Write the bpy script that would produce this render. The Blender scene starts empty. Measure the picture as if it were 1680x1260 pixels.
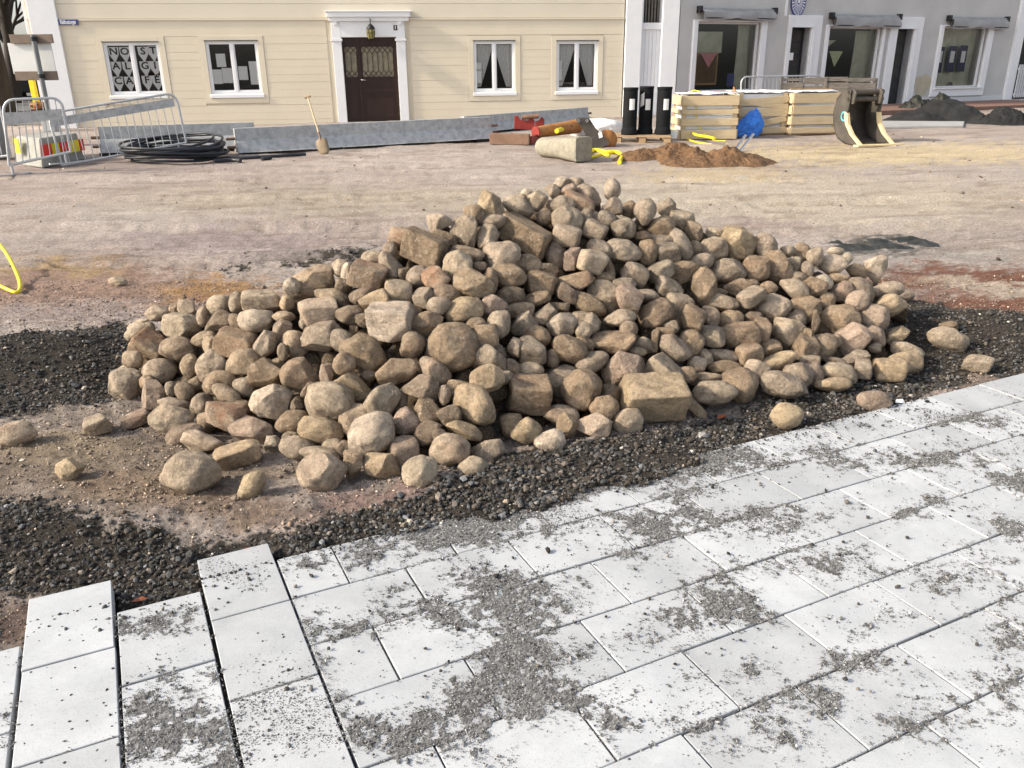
import bpy, bmesh, math, random
import numpy as np
from mathutils import Vector, Matrix
sc = bpy.context.scene
COL = sc.collection
rnd = random.Random(7)
RS = np.random.RandomState(11)

# ------------------------------------------------------------------ camera
F, HOR, ROLL, CH = 1340.0, 112.0, math.radians(0.6), 1.6
TH = math.atan((630 - HOR) / F)
FWD = np.array([0, math.cos(TH), -math.sin(TH)])
_r0 = np.array([1.0, 0, 0]); _u0 = np.cross(_r0, FWD)
UP = math.cos(ROLL) * _u0 + math.sin(ROLL) * _r0
RT = math.cos(ROLL) * _r0 - math.sin(ROLL) * _u0
cd = bpy.data.cameras.new('camera'); cam = bpy.data.objects.new('camera', cd); COL.objects.link(cam)
cd.sensor_width = 36; cd.lens = 36 * F / 1680; cd.clip_start = 0.05; cd.clip_end = 3000
cam.matrix_world = Matrix(((RT[0], UP[0], -FWD[0], 0), (RT[1], UP[1], -FWD[1], 0), (RT[2], UP[2], -FWD[2], CH), (0, 0, 0, 1)))
sc.camera = cam

# ------------------------------------------------------------------ sky, sun, exposure
SUN_EL, SUN_AZ = 31.0, 255.0          # azimuth clockwise from +Y, towards the sun
w = bpy.data.worlds.new('World'); sc.world = w; w.use_nodes = True
nt = w.node_tree; bg = nt.nodes['Background']
sky = nt.nodes.new('ShaderNodeTexSky'); sky.sky_type = 'NISHITA'; sky.sun_disc = False
sky.sun_elevation = math.radians(SUN_EL); sky.sun_rotation = math.radians(SUN_AZ)
sky.air_density = 1.0; sky.dust_density = 3.0; sky.ozone_density = 1.0
hs = nt.nodes.new('ShaderNodeHueSaturation'); hs.inputs['Saturation'].default_value = .45   # thin high cloud whitens the blue
nt.links.new(sky.outputs[0], hs.inputs['Color']); nt.links.new(hs.outputs[0], bg.inputs[0]); bg.inputs[1].default_value = 0.15
sd = bpy.data.lights.new('sun', 'SUN'); so = bpy.data.objects.new('sun', sd); COL.objects.link(so)
sd.energy = 2.9; sd.angle = math.radians(3.0); sd.color = (1.0, 0.87, 0.68)
_a, _e = math.radians(SUN_AZ), math.radians(SUN_EL)
sv = Vector((math.sin(_a) * math.cos(_e), math.cos(_a) * math.cos(_e), math.sin(_e)))
so.rotation_euler = sv.to_track_quat('Z', 'Y').to_euler()
sc.view_settings.view_transform = 'Standard'; sc.view_settings.look = 'None'
sc.view_settings.gamma = 1; sc.view_settings.exposure = 0.88; sc.view_settings.use_curve_mapping = False

# ------------------------------------------------------------------ measuring helpers
def ray(x, y): return (x - 840) / F * RT - (y - 630) / F * UP + FWD
def projn(P):
    d = P - np.array([0, 0, CH]); z = d @ FWD
    z = np.maximum(z, 0.05)
    return 840 + F * (d @ RT) / z, 630 - F * (d @ UP) / z
def gz(Y): return 0.016 * max(0.0, Y - 9)
def G(x, y, dz=0.0):
    """the point of the yard (plus dz) seen at a spot of the photograph"""
    d = ray(x, y); t = (dz - CH) / d[2] if d[2] < 0 else 1e9
    if d[2] >= 0 or d[1] * t > 9: t = (-0.016 * 9 + dz - CH) / (d[2] - 0.016 * d[1])
    return Vector(np.array([0, 0, CH]) + t * d)
def VY(x, y, Y):
    d = ray(x, y); return Vector(np.array([0, 0, CH]) + d * Y / d[1])

class Plane:
    """a vertical facade plane: s along it, z up, n out of it (towards the square)"""
    def __init__(s, P, ang):
        s.P = Vector(P); a = math.radians(ang); s.d = Vector((math.cos(a), math.sin(a), 0)); s.n = Vector((math.sin(a), -math.cos(a), 0)); s.ang = a
    def at(s, x, y):
        d = Vector(ray(x, y)); t = (s.P - Vector((0, 0, CH))).dot(s.n) / d.dot(s.n)
        q = Vector((0, 0, CH)) + d * t
        return (q - s.P).dot(s.d), q.z
    def w(s, u, z, n=0.0): return s.P + s.d * u + s.n * n + Vector((0, 0, z - s.P.z))

# ------------------------------------------------------------------ numpy noise
def _h(ix, iy, iz, seed):
    n = (ix * 374761393 + iy * 668265263 + iz * 2147483647 + seed * 1274126177) & 0xffffffff
    n = ((n ^ (n >> 13)) * 1274126177) & 0xffffffff
    n = ((n ^ (n >> 16)) * 2246822519) & 0xffffffff
    return ((n ^ (n >> 15)) & 0xffffff) / float(0xffffff)
def vnoise(x, y, z=None, seed=0):
    x = np.asarray(x, float); y = np.asarray(y, float)
    z = np.zeros_like(x) if z is None else np.asarray(z, float)
    ix, iy, iz = np.floor(x).astype(np.int64), np.floor(y).astype(np.int64), np.floor(z).astype(np.int64)
    fx, fy, fz = x - ix, y - iy, z - iz
    fx, fy, fz = [f * f * f * (f * (f * 6 - 15) + 10) for f in (fx, fy, fz)]
    r = 0
    for dz in (0, 1):
        if dz and not np.any(z): break
        for dy in (0, 1):
            for dx in (0, 1):
                wgt = (fx if dx else 1 - fx) * (fy if dy else 1 - fy) * (fz if dz else 1 - fz)
                r = r + wgt * _h(ix + dx, iy + dy, iz + dz, seed)
    return r * 2 - 1
def fbm(x, y, z=None, seed=0, octv=4, gain=0.5):
    s, a, f, t = 0, 1.0, 1.0, 0
    for o in range(octv):
        s = s + a * vnoise(x * f + 13.7 * o, y * f - 7.1 * o, None if z is None else z * f, seed + o * 17)
        t += a; a *= gain; f *= 2.03
    return s / t

# ------------------------------------------------------------------ materials
def srgb(r, g, b): return tuple((c / 255 / 12.92) if c / 255 <= 0.04045 else ((c / 255 + 0.055) / 1.055) ** 2.4 for c in (r, g, b)) + (1,)
def mat(name, c1, c2=None, scale=4.0, rough=0.8, bump=0.3, bscale=40.0, metal=0.0, dist=0.01, detail=6, c3=None, stretch=None, spec=0.4):
    m = bpy.data.materials.new(name); m.use_nodes = True; t = m.node_tree; N = t.nodes; L = t.links
    p = N['Principled BSDF']; p.inputs['Roughness'].default_value = rough; p.inputs['Metallic'].default_value = metal
    p.inputs['Specular IOR Level'].default_value = spec
    c1 = tuple(c1) + ((1,) if len(c1) == 3 else ()); p.inputs['Base Color'].default_value = c1
    tc = N.new('ShaderNodeTexCoord'); mp = N.new('ShaderNodeMapping'); L.new(tc.outputs['Object'], mp.inputs[0])
    if stretch: mp.inputs['Scale'].default_value = stretch
    if c2 is not None:
        c2 = tuple(c2) + ((1,) if len(c2) == 3 else ())
        n = N.new('ShaderNodeTexNoise'); n.inputs['Scale'].default_value = scale; n.inputs['Detail'].default_value = detail; n.inputs['Roughness'].default_value = 0.6
        L.new(mp.outputs[0], n.inputs['Vector'])
        r = N.new('ShaderNodeValToRGB'); r.color_ramp.elements[0].position = 0.35; r.color_ramp.elements[1].position = 0.65
        r.color_ramp.elements[0].color = c1; r.color_ramp.elements[1].color = c2
        if c3 is not None:
            e = r.color_ramp.elements.new(0.72); e.color = tuple(c3) + ((1,) if len(c3) == 3 else ())
        L.new(n.outputs['Fac'], r.inputs[0]); L.new(r.outputs[0], p.inputs['Base Color'])
    if bump:
        n2 = N.new('ShaderNodeTexNoise'); n2.inputs['Scale'].default_value = bscale; n2.inputs['Detail'].default_value = 5
        L.new(mp.outputs[0], n2.inputs['Vector'])
        b = N.new('ShaderNodeBump'); b.inputs['Strength'].default_value = bump; b.inputs['Distance'].default_value = dist
        L.new(n2.outputs['Fac'], b.inputs['Height']); L.new(b.outputs[0], p.inputs['Normal'])
    return m
M = {}
M['wood'] = mat('crate_wood', (.50, .39, .24), (.60, .49, .32), 3, .75, .3, 30, stretch=(1, 1, 8), c3=(.36, .25, .14))
M['oldwood'] = mat('weathered_wood', (.14, .12, .10), (.24, .21, .18), 4, .85, .4, 30, stretch=(1, 1, 8))
M['palwood'] = mat('pallet_wood', (.28, .19, .11), (.36, .25, .15), 4, .85, .4, 30)
M['foam'] = mat('white_insulation_board', (.80, .81, .82), (.72, .73, .75), 3, .8, .1, 20)
M['galv'] = mat('galvanised_steel', (.30, .31, .315), (.46, .47, .475), 9, .6, .12, 25, metal=0.2, c3=(.22, .23, .235))
M['tube'] = mat('galvanised_tube', (.42, .44, .46), (.50, .52, .54), 8, .45, .05, 40, metal=0.5)
M['black'] = mat('black_plastic', (.010, .011, .012), (.015, .016, .018), 4, .85, spec=.12, bump=.05, bscale=30)
M['cable'] = mat('black_cable', (.012, .014, .02), (.03, .034, .045), 3, .42, .0)
M['label'] = mat('paper_label', (.80, .80, .78), None, rough=.7, bump=0)
M['ink'] = mat('black_ink', (.02, .02, .02), None, rough=.6, bump=0)
M['red'] = mat('worn_red_paint', (.20, .022, .02), (.28, .04, .03), 6, .5, .2, 30, c3=(.12, .05, .03))
M['rust'] = mat('rusty_steel', (.30, .12, .035), (.42, .20, .07), 6, .8, .3, 40, c3=(.16, .07, .03))
M['rust2'] = mat('dull_brown_steel', (.16, .095, .065), (.24, .14, .09), 5, .7, .3, 30, c3=(.10, .06, .05))
M['bucket'] = mat('dirty_grey_steel', (.055, .05, .045), (.11, .095, .08), 3, .6, .3, 15, metal=.2, c3=(.20, .16, .11))
M['worn'] = mat('sunlit_worn_steel', (.58, .46, .26), (.68, .57, .36), 6, .6, .2, 30)  # worn steel with yellow sunlight painted into its colour
M['blade'] = mat('sandy_shovel_blade', (.22, .16, .10), (.30, .23, .15), 9, .6, .3, 30)
M['teal'] = mat('teal_paint', (.10, .36, .40), None, rough=.6, bump=0)
M['yellow'] = mat('yellow_plastic', (.80, .66, .03), (.72, .58, .03), 5, .4, .0)
M['concrete'] = mat('concrete', (.22, .20, .155), (.32, .295, .23), 9, .9, .8, 30, c3=(.15, .135, .11))
M['concgrey'] = mat('grey_concrete', (.27, .27, .245), (.35, .35, .325), 6, .9, .4, 60)
M['blue'] = mat('blue_tarpaulin', (.03, .16, .62), (.04, .22, .72), 5, .45, .15, 25)
M['olive'] = mat('dark_tarpaulin', (.012, .013, .010), (.025, .026, .020), 6, .6, .3, 20)
M['brownwood'] = mat('brown_rail', (.16, .12, .095), (.20, .155, .12), 5, .8, .2, 30)
M['boardw'] = mat('grey_white_board', (.60, .61, .60), (.66, .67, .66), 2, .6, .05, 20)
M['polegrey'] = mat('grey_pole', (.16, .17, .175), (.20, .21, .215), 6, .5, .1, 30)
M['white'] = mat('white_paint', (.74, .75, .77), (.78, .79, .80), 3, .6, .1, 14)
M['cream'] = mat('cream_paint', (.66, .59, .46), (.69, .62, .49), 1.2, .7, .12, 14)
M['creamlt'] = mat('pale_cream_paint', (.65, .59, .475), (.68, .62, .505), .8, .7, .08, 10)
M['plinth'] = mat('dark_plinth', (.05, .05, .055), (.08, .08, .085), 5, .9, .3, 30)
M['render'] = mat('grey_render', (.48, .475, .465), (.54, .535, .52), 1.2, .9, .3, 30)
M['renderlt'] = mat('pale_grey_render', (.55, .56, .58), (.60, .61, .62), 2, .9, .3, 30)
M['patch'] = mat('beige_plaster', (.42, .38, .29), (.48, .43, .33), 5, .9, .3, 30)
M['doorglass'] = mat('patterned_door_glass', (.16, .14, .10), (.25, .22, .15), 9, .25, .1, 30)
M['door'] = mat('dark_brown_door', (.022, .009, .007), (.032, .013, .010), 5, .35, .1, 20, stretch=(1, 1, .2))
M['shopdoor'] = mat('black_door', (.012, .014, .018), (.02, .022, .027), 5, .4, .1, 20)
M['awning'] = mat('grey_awning_cloth', (.27, .27, .275), (.34, .34, .345), 3, .85, .35, 12)
M['iron'] = mat('black_iron', (.015, .015, .016), None, rough=.5, bump=0)
M['lanternglass'] = mat('old_yellow_glass', (.22, .20, .05), (.30, .27, .08), 20, .2, .1, 30)
M['interior'] = mat('dark_interior', (.035, .035, .033), (.06, .056, .05), 1.5, .9, 0)
M['curtain'] = mat('lace_curtain', (.66, .66, .63), (.80, .80, .77), 22, .9, .4, 40)
M['drape'] = mat('pale_green_drape', (.42, .44, .32), (.58, .58, .46), 3, .9, .3, 20)
M['navy'] = mat('navy_cloth', (.02, .024, .08), (.03, .034, .10), 6, .8, .1, 20)
M['signblue'] = mat('blue_enamel', (.03, .045, .20), None, rough=.35, bump=0)
M['paper'] = mat('white_paper', (.88, .88, .86), None, rough=.8, bump=0)
M['redcloth'] = mat('red_print_cloth', (.50, .08, .10), (.70, .45, .45), 30, .9, .1, 20)
M['check'] = mat('green_check_cloth', (.45, .50, .15), (.70, .72, .60), 18, .9, .1, 20)
M['lattice'] = mat('ochre_lattice', (.30, .18, .07), (.38, .24, .10), 8, .7, .1, 20)
M['flower'] = mat('red_flowers', (.45, .05, .04), (.16, .22, .06), 18, .8, .3, 20)
M['bark'] = mat('dark_bark', (.022, .017, .014), (.045, .037, .03), 3, .9, .8, 12, stretch=(1, 1, .3))
M['leaf'] = mat('autumn_leaves', (.30, .17, .06), (.16, .14, .05), 3, .8, 0)
M['asphalt'] = mat('asphalt', (.10, .10, .10), (.14, .14, .135), 2, .9, .3, 40)
M['redpave'] = mat('red_brown_paving', (.17, .095, .075), (.22, .13, .10), 4, .9, .3, 30)
M['greypave'] = mat('grey_kerb', (.30, .30, .30), (.36, .36, .355), 3, .9, .3, 30)
M['dirt'] = mat('brown_soil', (.10, .055, .028), (.18, .10, .048), 5, .95, .9, 22, dist=.05, c3=(.11, .055, .028))
M['soot'] = mat('black_sand', (.010, .0105, .011), (.021, .0215, .022), 3, .95, .6, 25, dist=.03)
M['slab'] = mat('concrete_slab', (.405, .425, .448), (.44, .457, .475), 4, .85, .14, 200, dist=.002, c3=(.38, .40, .42))
M['sand'] = mat('bedding_sand', (.05, .048, .044), (.10, .095, .088), 8, .95, .5, 90)
M['carpaint'] = mat('dark_car_paint', (.03, .032, .038), None, rough=.25, bump=0)
M['carred'] = mat('red_car_paint', (.35, .02, .02), None, rough=.25, bump=0)
M['rubber'] = mat('rubber', (.015, .015, .015), None, rough=.8, bump=0)
M['chrome'] = mat('chrome', (.65, .65, .66), None, rough=.2, bump=0, metal=1)
M['sheet'] = mat('white_sheet', (.70, .70, .70), (.76, .76, .76), 4, .5, .3, 12)
M['orangeleaf'] = mat('fallen_leaf', (.26, .07, .03), (.16, .05, .025), 20, .7, .2, 40)

def glassmat():
    m = bpy.data.materials.new('window_glass'); m.use_nodes = True; t = m.node_tree; N = t.nodes; L = t.links
    N.remove(N['Principled BSDF']); out = N['Material Output']
    tr = N.new('ShaderNodeBsdfTransparent'); tr.inputs[0].default_value = (.95, .95, .95, 1)
    gl = N.new('ShaderNodeBsdfGlossy'); gl.inputs['Roughness'].default_value = .03
    fr = N.new('ShaderNodeFresnel'); fr.inputs[0].default_value = 1.5
    ad = N.new('ShaderNodeMath'); ad.operation = 'ADD'; ad.inputs[1].default_value = .03; L.new(fr.outputs[0], ad.inputs[0])
    mx = N.new('ShaderNodeMixShader'); L.new(ad.outputs[0], mx.inputs[0]); L.new(tr.outputs[0], mx.inputs[1]); L.new(gl.outputs[0], mx.inputs[2])
    L.new(mx.outputs[0], out.inputs[0]); return m
M['glass'] = glassmat()

def stonemat():
    m = bpy.data.materials.new('fieldstone'); m.use_nodes = True; t = m.node_tree; N = t.nodes; L = t.links
    p = N['Principled BSDF']; p.inputs['Roughness'].default_value = .92; p.inputs['Specular IOR Level'].default_value = .25
    oi = N.new('ShaderNodeObjectInfo'); tc = N.new('ShaderNodeTexCoord')
    mu = N.new('ShaderNodeMath'); mu.operation = 'MULTIPLY'; mu.inputs[1].default_value = 37.0; L.new(oi.outputs['Random'], mu.inputs[0])
    va = N.new('ShaderNodeVectorMath'); va.operation = 'ADD'; L.new(tc.outputs['Object'], va.inputs[0]); L.new(mu.outputs[0], va.inputs[1])
    def noise(s, d=5, r=.6):
        n = N.new('ShaderNodeTexNoise'); n.inputs['Scale'].default_value = s; n.inputs['Detail'].default_value = d; n.inputs['Roughness'].default_value = r
        L.new(va.outputs[0], n.inputs['Vector']); return n
    def ramp(n, a, b, ca, cb):
        r = N.new('ShaderNodeValToRGB'); e = r.color_ramp.elements; e[0].position = a; e[1].position = b; e[0].color = ca + (1,); e[1].color = cb + (1,)
        L.new(n.outputs['Fac'], r.inputs[0]); return r
    def mix(bt, f, a, b):
        x = N.new('ShaderNodeMix'); x.data_type = 'RGBA'; x.blend_type = bt
        if isinstance(f, float): x.inputs[0].default_value = f
        else: L.new(f, x.inputs[0])
        for k, v in ((6, a), (7, b)):
            if isinstance(v, tuple): x.inputs[k].default_value = v
            else: L.new(v, x.inputs[k])
        return x.outputs[2]
    nb = noise(7, 7, .7); nb.inputs['Distortion'].default_value = 1.2; big = ramp(nb, .36, .66, (.55, .53, .51), (1.24, 1.21, 1.16))
    c = mix('MULTIPLY', 1.0, oi.outputs['Color'], big.outputs[0])
    rustn = ramp(noise(6, 3), .48, .62, (0, 0, 0), (1, 1, 1))
    ra = N.new('ShaderNodeMath'); ra.operation = 'SUBTRACT'; ra.inputs[0].default_value = 1.0; L.new(oi.outputs['Alpha'], ra.inputs[1])
    rm = N.new('ShaderNodeMath'); rm.operation = 'MULTIPLY'; L.new(ra.outputs[0], rm.inputs[0]); L.new(rustn.outputs[0], rm.inputs[1])
    c = mix('MIX', rm.outputs[0], c, (.33, .13, .06, 1))
    sp = ramp(noise(75, 6, .85), .44, .66, (.84, .83, .82), (1.30, 1.28, 1.24))
    c = mix('MULTIPLY', 1.0, c, sp.outputs[0])
    pit = ramp(noise(48, 5, .8), .32, .46, (.48, .46, .43), (1, 1, 1))
    c = mix('MULTIPLY', .8, c, pit.outputs[0])
    # pale lichen and dried dust in patches
    du = ramp(noise(55, 7, .85), .54, .66, (0, 0, 0), (1, 1, 1))
    dm = N.new('ShaderNodeMath'); dm.operation = 'MULTIPLY'; dm.inputs[1].default_value = .62; L.new(du.outputs[0], dm.inputs[0])
    c = mix('MIX', dm.outputs[0], c, (.66, .60, .50, 1))
    L.new(c, p.inputs['Base Color'])
    b1 = N.new('ShaderNodeBump'); b1.inputs['Strength'].default_value = 1.0; b1.inputs['Distance'].default_value = .040; L.new(noise(16, 10, .74).outputs['Fac'], b1.inputs['Height'])
    b2 = N.new('ShaderNodeBump'); b2.inputs['Strength'].default_value = .8; b2.inputs['Distance'].default_value = .007; L.new(noise(140, 4, .7).outputs['Fac'], b2.inputs['Height'])
    L.new(b1.outputs[0], b2.inputs['Normal']); L.new(b2.outputs[0], p.inputs['Normal'])
    return m
M['stone'] = stonemat()

def attrmat(name, scale, bump, dist, rough=.95, speck=.35, det=6, nr=.75):
    m = bpy.data.materials.new(name); m.use_nodes = True; t = m.node_tree; N = t.nodes; L = t.links
    p = N['Principled BSDF']; p.inputs['Roughness'].default_value = rough; p.inputs['Specular IOR Level'].default_value = .2
    at = N.new('ShaderNodeAttribute'); at.attribute_name = 'Col'
    g = N.new('ShaderNodeNewGeometry')
    n = N.new('ShaderNodeTexNoise'); n.inputs['Scale'].default_value = scale; n.inputs['Detail'].default_value = det; n.inputs['Roughness'].default_value = nr
    L.new(g.outputs['Position'], n.inputs['Vector'])
    r = N.new('ShaderNodeValToRGB'); e = r.color_ramp.elements; e[0].position = .32; e[1].position = .68
    e[0].color = (1 - speck,) * 3 + (1,); e[1].color = (1 + speck,) * 3 + (1,)
    L.new(n.outputs['Fac'], r.inputs[0])
    x = N.new('ShaderNodeMix'); x.data_type = 'RGBA'; x.blend_type = 'MULTIPLY'; x.inputs[0].default_value = 1
    L.new(at.outputs['Color'], x.inputs[6]); L.new(r.outputs[0], x.inputs[7]); L.new(x.outputs[2], p.inputs['Base Color'])
    b = N.new('ShaderNodeBump'); b.inputs['Strength'].default_value = bump; b.inputs['Distance'].default_value = dist
    L.new(n.outputs['Fac'], b.inputs['Height']); L.new(b.outputs[0], p.inputs['Normal'])
    return m
M['yard'] = attrmat('yard_gravel', 42, 1.0, .035, .95, .6, 8, .8)
M['grain'] = attrmat('gravel_grains', 90, .4, .004, .97, .25)

# ------------------------------------------------------------------ object helpers
class MB:
    def __init__(s): s.v = []; s.f = []; s.sm = []
    def add(s, vs, fs, smooth=False):
        o = len(s.v); s.v += [tuple(p) for p in vs]; s.f += [tuple(i + o for i in f) for f in fs]; s.sm += [smooth] * len(fs); return s
    def hexa(s, p8):   # bottom 4 (ccw) then top 4
        return s.add(p8, [(3, 2, 1, 0), (4, 5, 6, 7), (0, 1, 5, 4), (1, 2, 6, 5), (2, 3, 7, 6), (3, 0, 4, 7)])
    def box(s, c, sz, rot=None):
        c = Vector(c); h = [x / 2 for x in sz]
        P = [Vector((x * h[0], y * h[1], z * h[2])) for z in (-1, 1) for x, y in ((-1, -1), (1, -1), (1, 1), (-1, 1))]
        if rot is not None:
            if not isinstance(rot, Matrix): rot = Matrix.Rotation(rot, 3, 'Z')
            P = [rot @ p for p in P]
        return s.hexa([p + c for p in P])
    def pbox(s, pl, u0, u1, z0, z1, n0, n1):
        return s.hexa([pl.w(u, z, n) for z in (z0, z1) for u, n in ((u0, n1), (u1, n1), (u1, n0), (u0, n0))])
    def tube(s, pts, r, k=8, caps=True, r2=None, closed=False):
        pts = [Vector(p) for p in pts]; n = len(pts); vs = []
        ref = Vector((0, 0, 1)); pa = None
        for i, p in enumerate(pts):
            a = pts[(i - 1) % n] if (i > 0 or closed) else p; b = pts[(i + 1) % n] if (i < n - 1 or closed) else p
            t = (b - a).normalized()
            if pa is None:
                q = t.cross(Vector((0, 0, 1)) if abs(t.z) < .9 else Vector((1, 0, 0))).normalized()
            else:
                q = (pa - t * pa.dot(t)).normalized()
            pa = q; w2 = t.cross(q)
            rr = r if r2 is None else r + (r2 - r) * i / (n - 1)
            vs += [p + (q * math.cos(6.2832 * j / k) + w2 * math.sin(6.2832 * j / k)) * rr for j in range(k)]
        fs = []
        for i in range(n if closed else n - 1):
            for j in range(k):
                a, b = i * k + j, i * k + (j + 1) % k; c, d = ((i + 1) % n) * k + (j + 1) % k, ((i + 1) % n) * k + j
                fs.append((a, b, c, d))
        s.add(vs, fs, True)
        if caps and not closed:
            s.add(vs[:k], [tuple(range(k - 1, -1, -1))]); s.add(vs[-k:], [tuple(range(k))])
        return s
    def prism(s, poly, off):  # poly: list of points (one plane), extruded by off
        n = len(poly); off = Vector(off); P = [Vector(p) for p in poly]; vs = P + [p + off for p in P]
        return s.add(vs, [tuple(range(n - 1, -1, -1)), tuple(range(n, 2 * n))] + [(i, (i + 1) % n, (i + 1) % n + n, i + n) for i in range(n)])
    def lathe(s, c, prof, k=16, ax=None):  # prof: [(r, h)]
        c = Vector(c); R = ax or Matrix.Identity(3); vs = [c + R @ Vector((r * math.cos(6.2832 * j / k), r * math.sin(6.2832 * j / k), h)) for r, h in prof for j in range(k)]
        fs = [(i * k + j, i * k + (j + 1) % k, (i + 1) * k + (j + 1) % k, (i + 1) * k + j) for i in range(len(prof) - 1) for j in range(k)]
        s.add(vs, fs, True); s.add(vs[:k], [tuple(range(k - 1, -1, -1))]); s.add(vs[-k:], [tuple(range(k))]); return s
    def build(s, name, m, parent=None, origin=None, bevel=0, smooth=None):
        me = bpy.data.meshes.new(name)
        o0 = Vector(origin) if origin is not None else (parent.location.copy() if parent is not None and parent.get('_o') else None)
        if o0 is None and parent is None:
            xs = [v[0] for v in s.v]; ys = [v[1] for v in s.v]; zs = [v[2] for v in s.v]
            o0 = Vector(((min(xs) + max(xs)) / 2, (min(ys) + max(ys)) / 2, min(zs)))
        if parent is not None: o0 = OW[parent.name]
        vv = [(v[0] - o0.x, v[1] - o0.y, v[2] - o0.z) for v in s.v]
        me.from_pydata(vv, [], s.f); me.materials.append(m)
        me.polygons.foreach_set('use_smooth', s.sm if smooth is None else [smooth] * len(s.f))
        me.update(); ob = bpy.data.objects.new(name, me); COL.objects.link(ob)
        if parent is None: ob.location = o0
        else: ob.parent = parent
        OW[ob.name] = o0.copy()
        if bevel:
            b = ob.modifiers.new('bevel', 'BEVEL'); b.width = bevel; b.segments = 1; b.limit_method = 'ANGLE'; b.angle_limit = .7
        return ob
OW = {}     # world origin that each object's mesh is measured from
def tag(o, label=None, cat=None, group=None, kind=None):
    for k, v in (('label', label), ('category', cat), ('group', group), ('kind', kind)):
        if v: o[k] = v
    return o
def empty(name, loc, label=None, cat=None, group=None, kind=None):
    o = bpy.data.objects.new(name, None); COL.objects.link(o); o.location = Vector(loc); o.empty_display_size = .2
    OW[o.name] = Vector(loc); return tag(o, label, cat, group, kind)
def fastmesh(name, V, Fc, m, smooth=False, col=None, loc=None):
    me = bpy.data.meshes.new(name); k = Fc.shape[1]
    me.vertices.add(len(V)); me.vertices.foreach_set('co', V.astype(np.float32).ravel())
    me.loops.add(Fc.size); me.loops.foreach_set('vertex_index', Fc.astype(np.int32).ravel())
    me.polygons.add(len(Fc)); me.polygons.foreach_set('loop_start', np.arange(0, Fc.size, k, dtype=np.int32))
    me.polygons.foreach_set('use_smooth', np.full(len(Fc), smooth, dtype=bool))
    me.update(calc_edges=True)
    if col is not None:
        ca = me.color_attributes.new('Col', 'FLOAT_COLOR', 'POINT'); ca.data.foreach_set('color', col.astype(np.float32).ravel())
    me.materials.append(m); ob = bpy.data.objects.new(name, me); COL.objects.link(ob); OW[ob.name] = Vector((0, 0, 0))
    if loc is not None: ob.location = loc; OW[ob.name] = Vector(loc)
    return ob
def text(s, size, name, m, parent, mtx, depth=.002):
    cu = bpy.data.curves.new('t', 'FONT'); cu.body = s; cu.size = size; cu.align_x = 'CENTER'; cu.align_y = 'CENTER'; cu.extrude = depth; cu.resolution_u = 3; cu.offset = size * .022
    tmp = bpy.data.objects.new('t', cu); COL.objects.link(tmp); bpy.context.view_layer.update()
    me = bpy.data.meshes.new_from_object(tmp.evaluated_get(bpy.context.evaluated_depsgraph_get()))
    bpy.data.objects.remove(tmp); me.materials.clear(); me.materials.append(m); me.name = name
    o0 = OW[parent.name]; me.transform(Matrix.Translation(-o0) @ mtx)
    ob = bpy.data.objects.new(name, me); COL.objects.link(ob); ob.parent = parent; OW[ob.name] = o0.copy(); return ob
def frame(p, d, n):  # text lying in a vertical plane: x along d, y up, z out along n
    return Matrix(((d.x, 0, n.x, p.x), (d.y, 0, n.y, p.y), (0, 1, 0, p.z), (0, 0, 0, 1)))

# slabs: the mottling follows the ground, not each slab's own origin, so that no two look alike
_t = M['slab'].node_tree; _g = _t.nodes.new('ShaderNodeNewGeometry')
for _n in list(_t.nodes):
    if _n.type == 'MAPPING': _t.links.new(_g.outputs['Position'], _n.inputs[0])

_p = _t.nodes['Principled BSDF']; _src = _p.inputs['Base Color'].links[0].from_socket; _oi = _t.nodes.new('ShaderNodeObjectInfo')
_r = _t.nodes.new('ShaderNodeMapRange'); _r.inputs['To Min'].default_value = .88; _r.inputs['To Max'].default_value = 1.10; _t.links.new(_oi.outputs['Random'], _r.inputs[0])
_n2 = _t.nodes.new('ShaderNodeTexNoise'); _n2.inputs['Scale'].default_value = 260; _n2.inputs['Detail'].default_value = 2; _t.links.new(_g.outputs['Position'], _n2.inputs['Vector'])
_c2 = _t.nodes.new('ShaderNodeMapRange'); _c2.inputs['From Min'].default_value = .28; _c2.inputs['From Max'].default_value = .42; _c2.inputs['To Min'].default_value = .72; _t.links.new(_n2.outputs['Fac'], _c2.inputs[0])
_n3 = _t.nodes.new('ShaderNodeTexNoise'); _n3.inputs['Scale'].default_value = 3.2; _n3.inputs['Detail'].default_value = 7; _n3.inputs['Roughness'].default_value = .7; _t.links.new(_g.outputs['Position'], _n3.inputs['Vector'])
_c3 = _t.nodes.new('ShaderNodeMapRange'); _c3.inputs['From Min'].default_value = .35; _c3.inputs['From Max'].default_value = .6; _c3.inputs['To Min'].default_value = .84; _c3.inputs['To Max'].default_value = 1.04; _t.links.new(_n3.outputs['Fac'], _c3.inputs[0])
_m1 = _t.nodes.new('ShaderNodeMath'); _m1.operation = 'MULTIPLY'; _t.links.new(_r.outputs[0], _m1.inputs[0]); _t.links.new(_c2.outputs[0], _m1.inputs[1])
_m2 = _t.nodes.new('ShaderNodeMath'); _m2.operation = 'MULTIPLY'; _t.links.new(_m1.outputs[0], _m2.inputs[0]); _t.links.new(_c3.outputs[0], _m2.inputs[1])
_v = _t.nodes.new('ShaderNodeVectorMath'); _v.operation = 'SCALE'; _t.links.new(_src, _v.inputs[0]); _t.links.new(_m2.outputs[0], _v.inputs['Scale']); _t.links.new(_v.outputs[0], _p.inputs['Base Color'])

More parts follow.
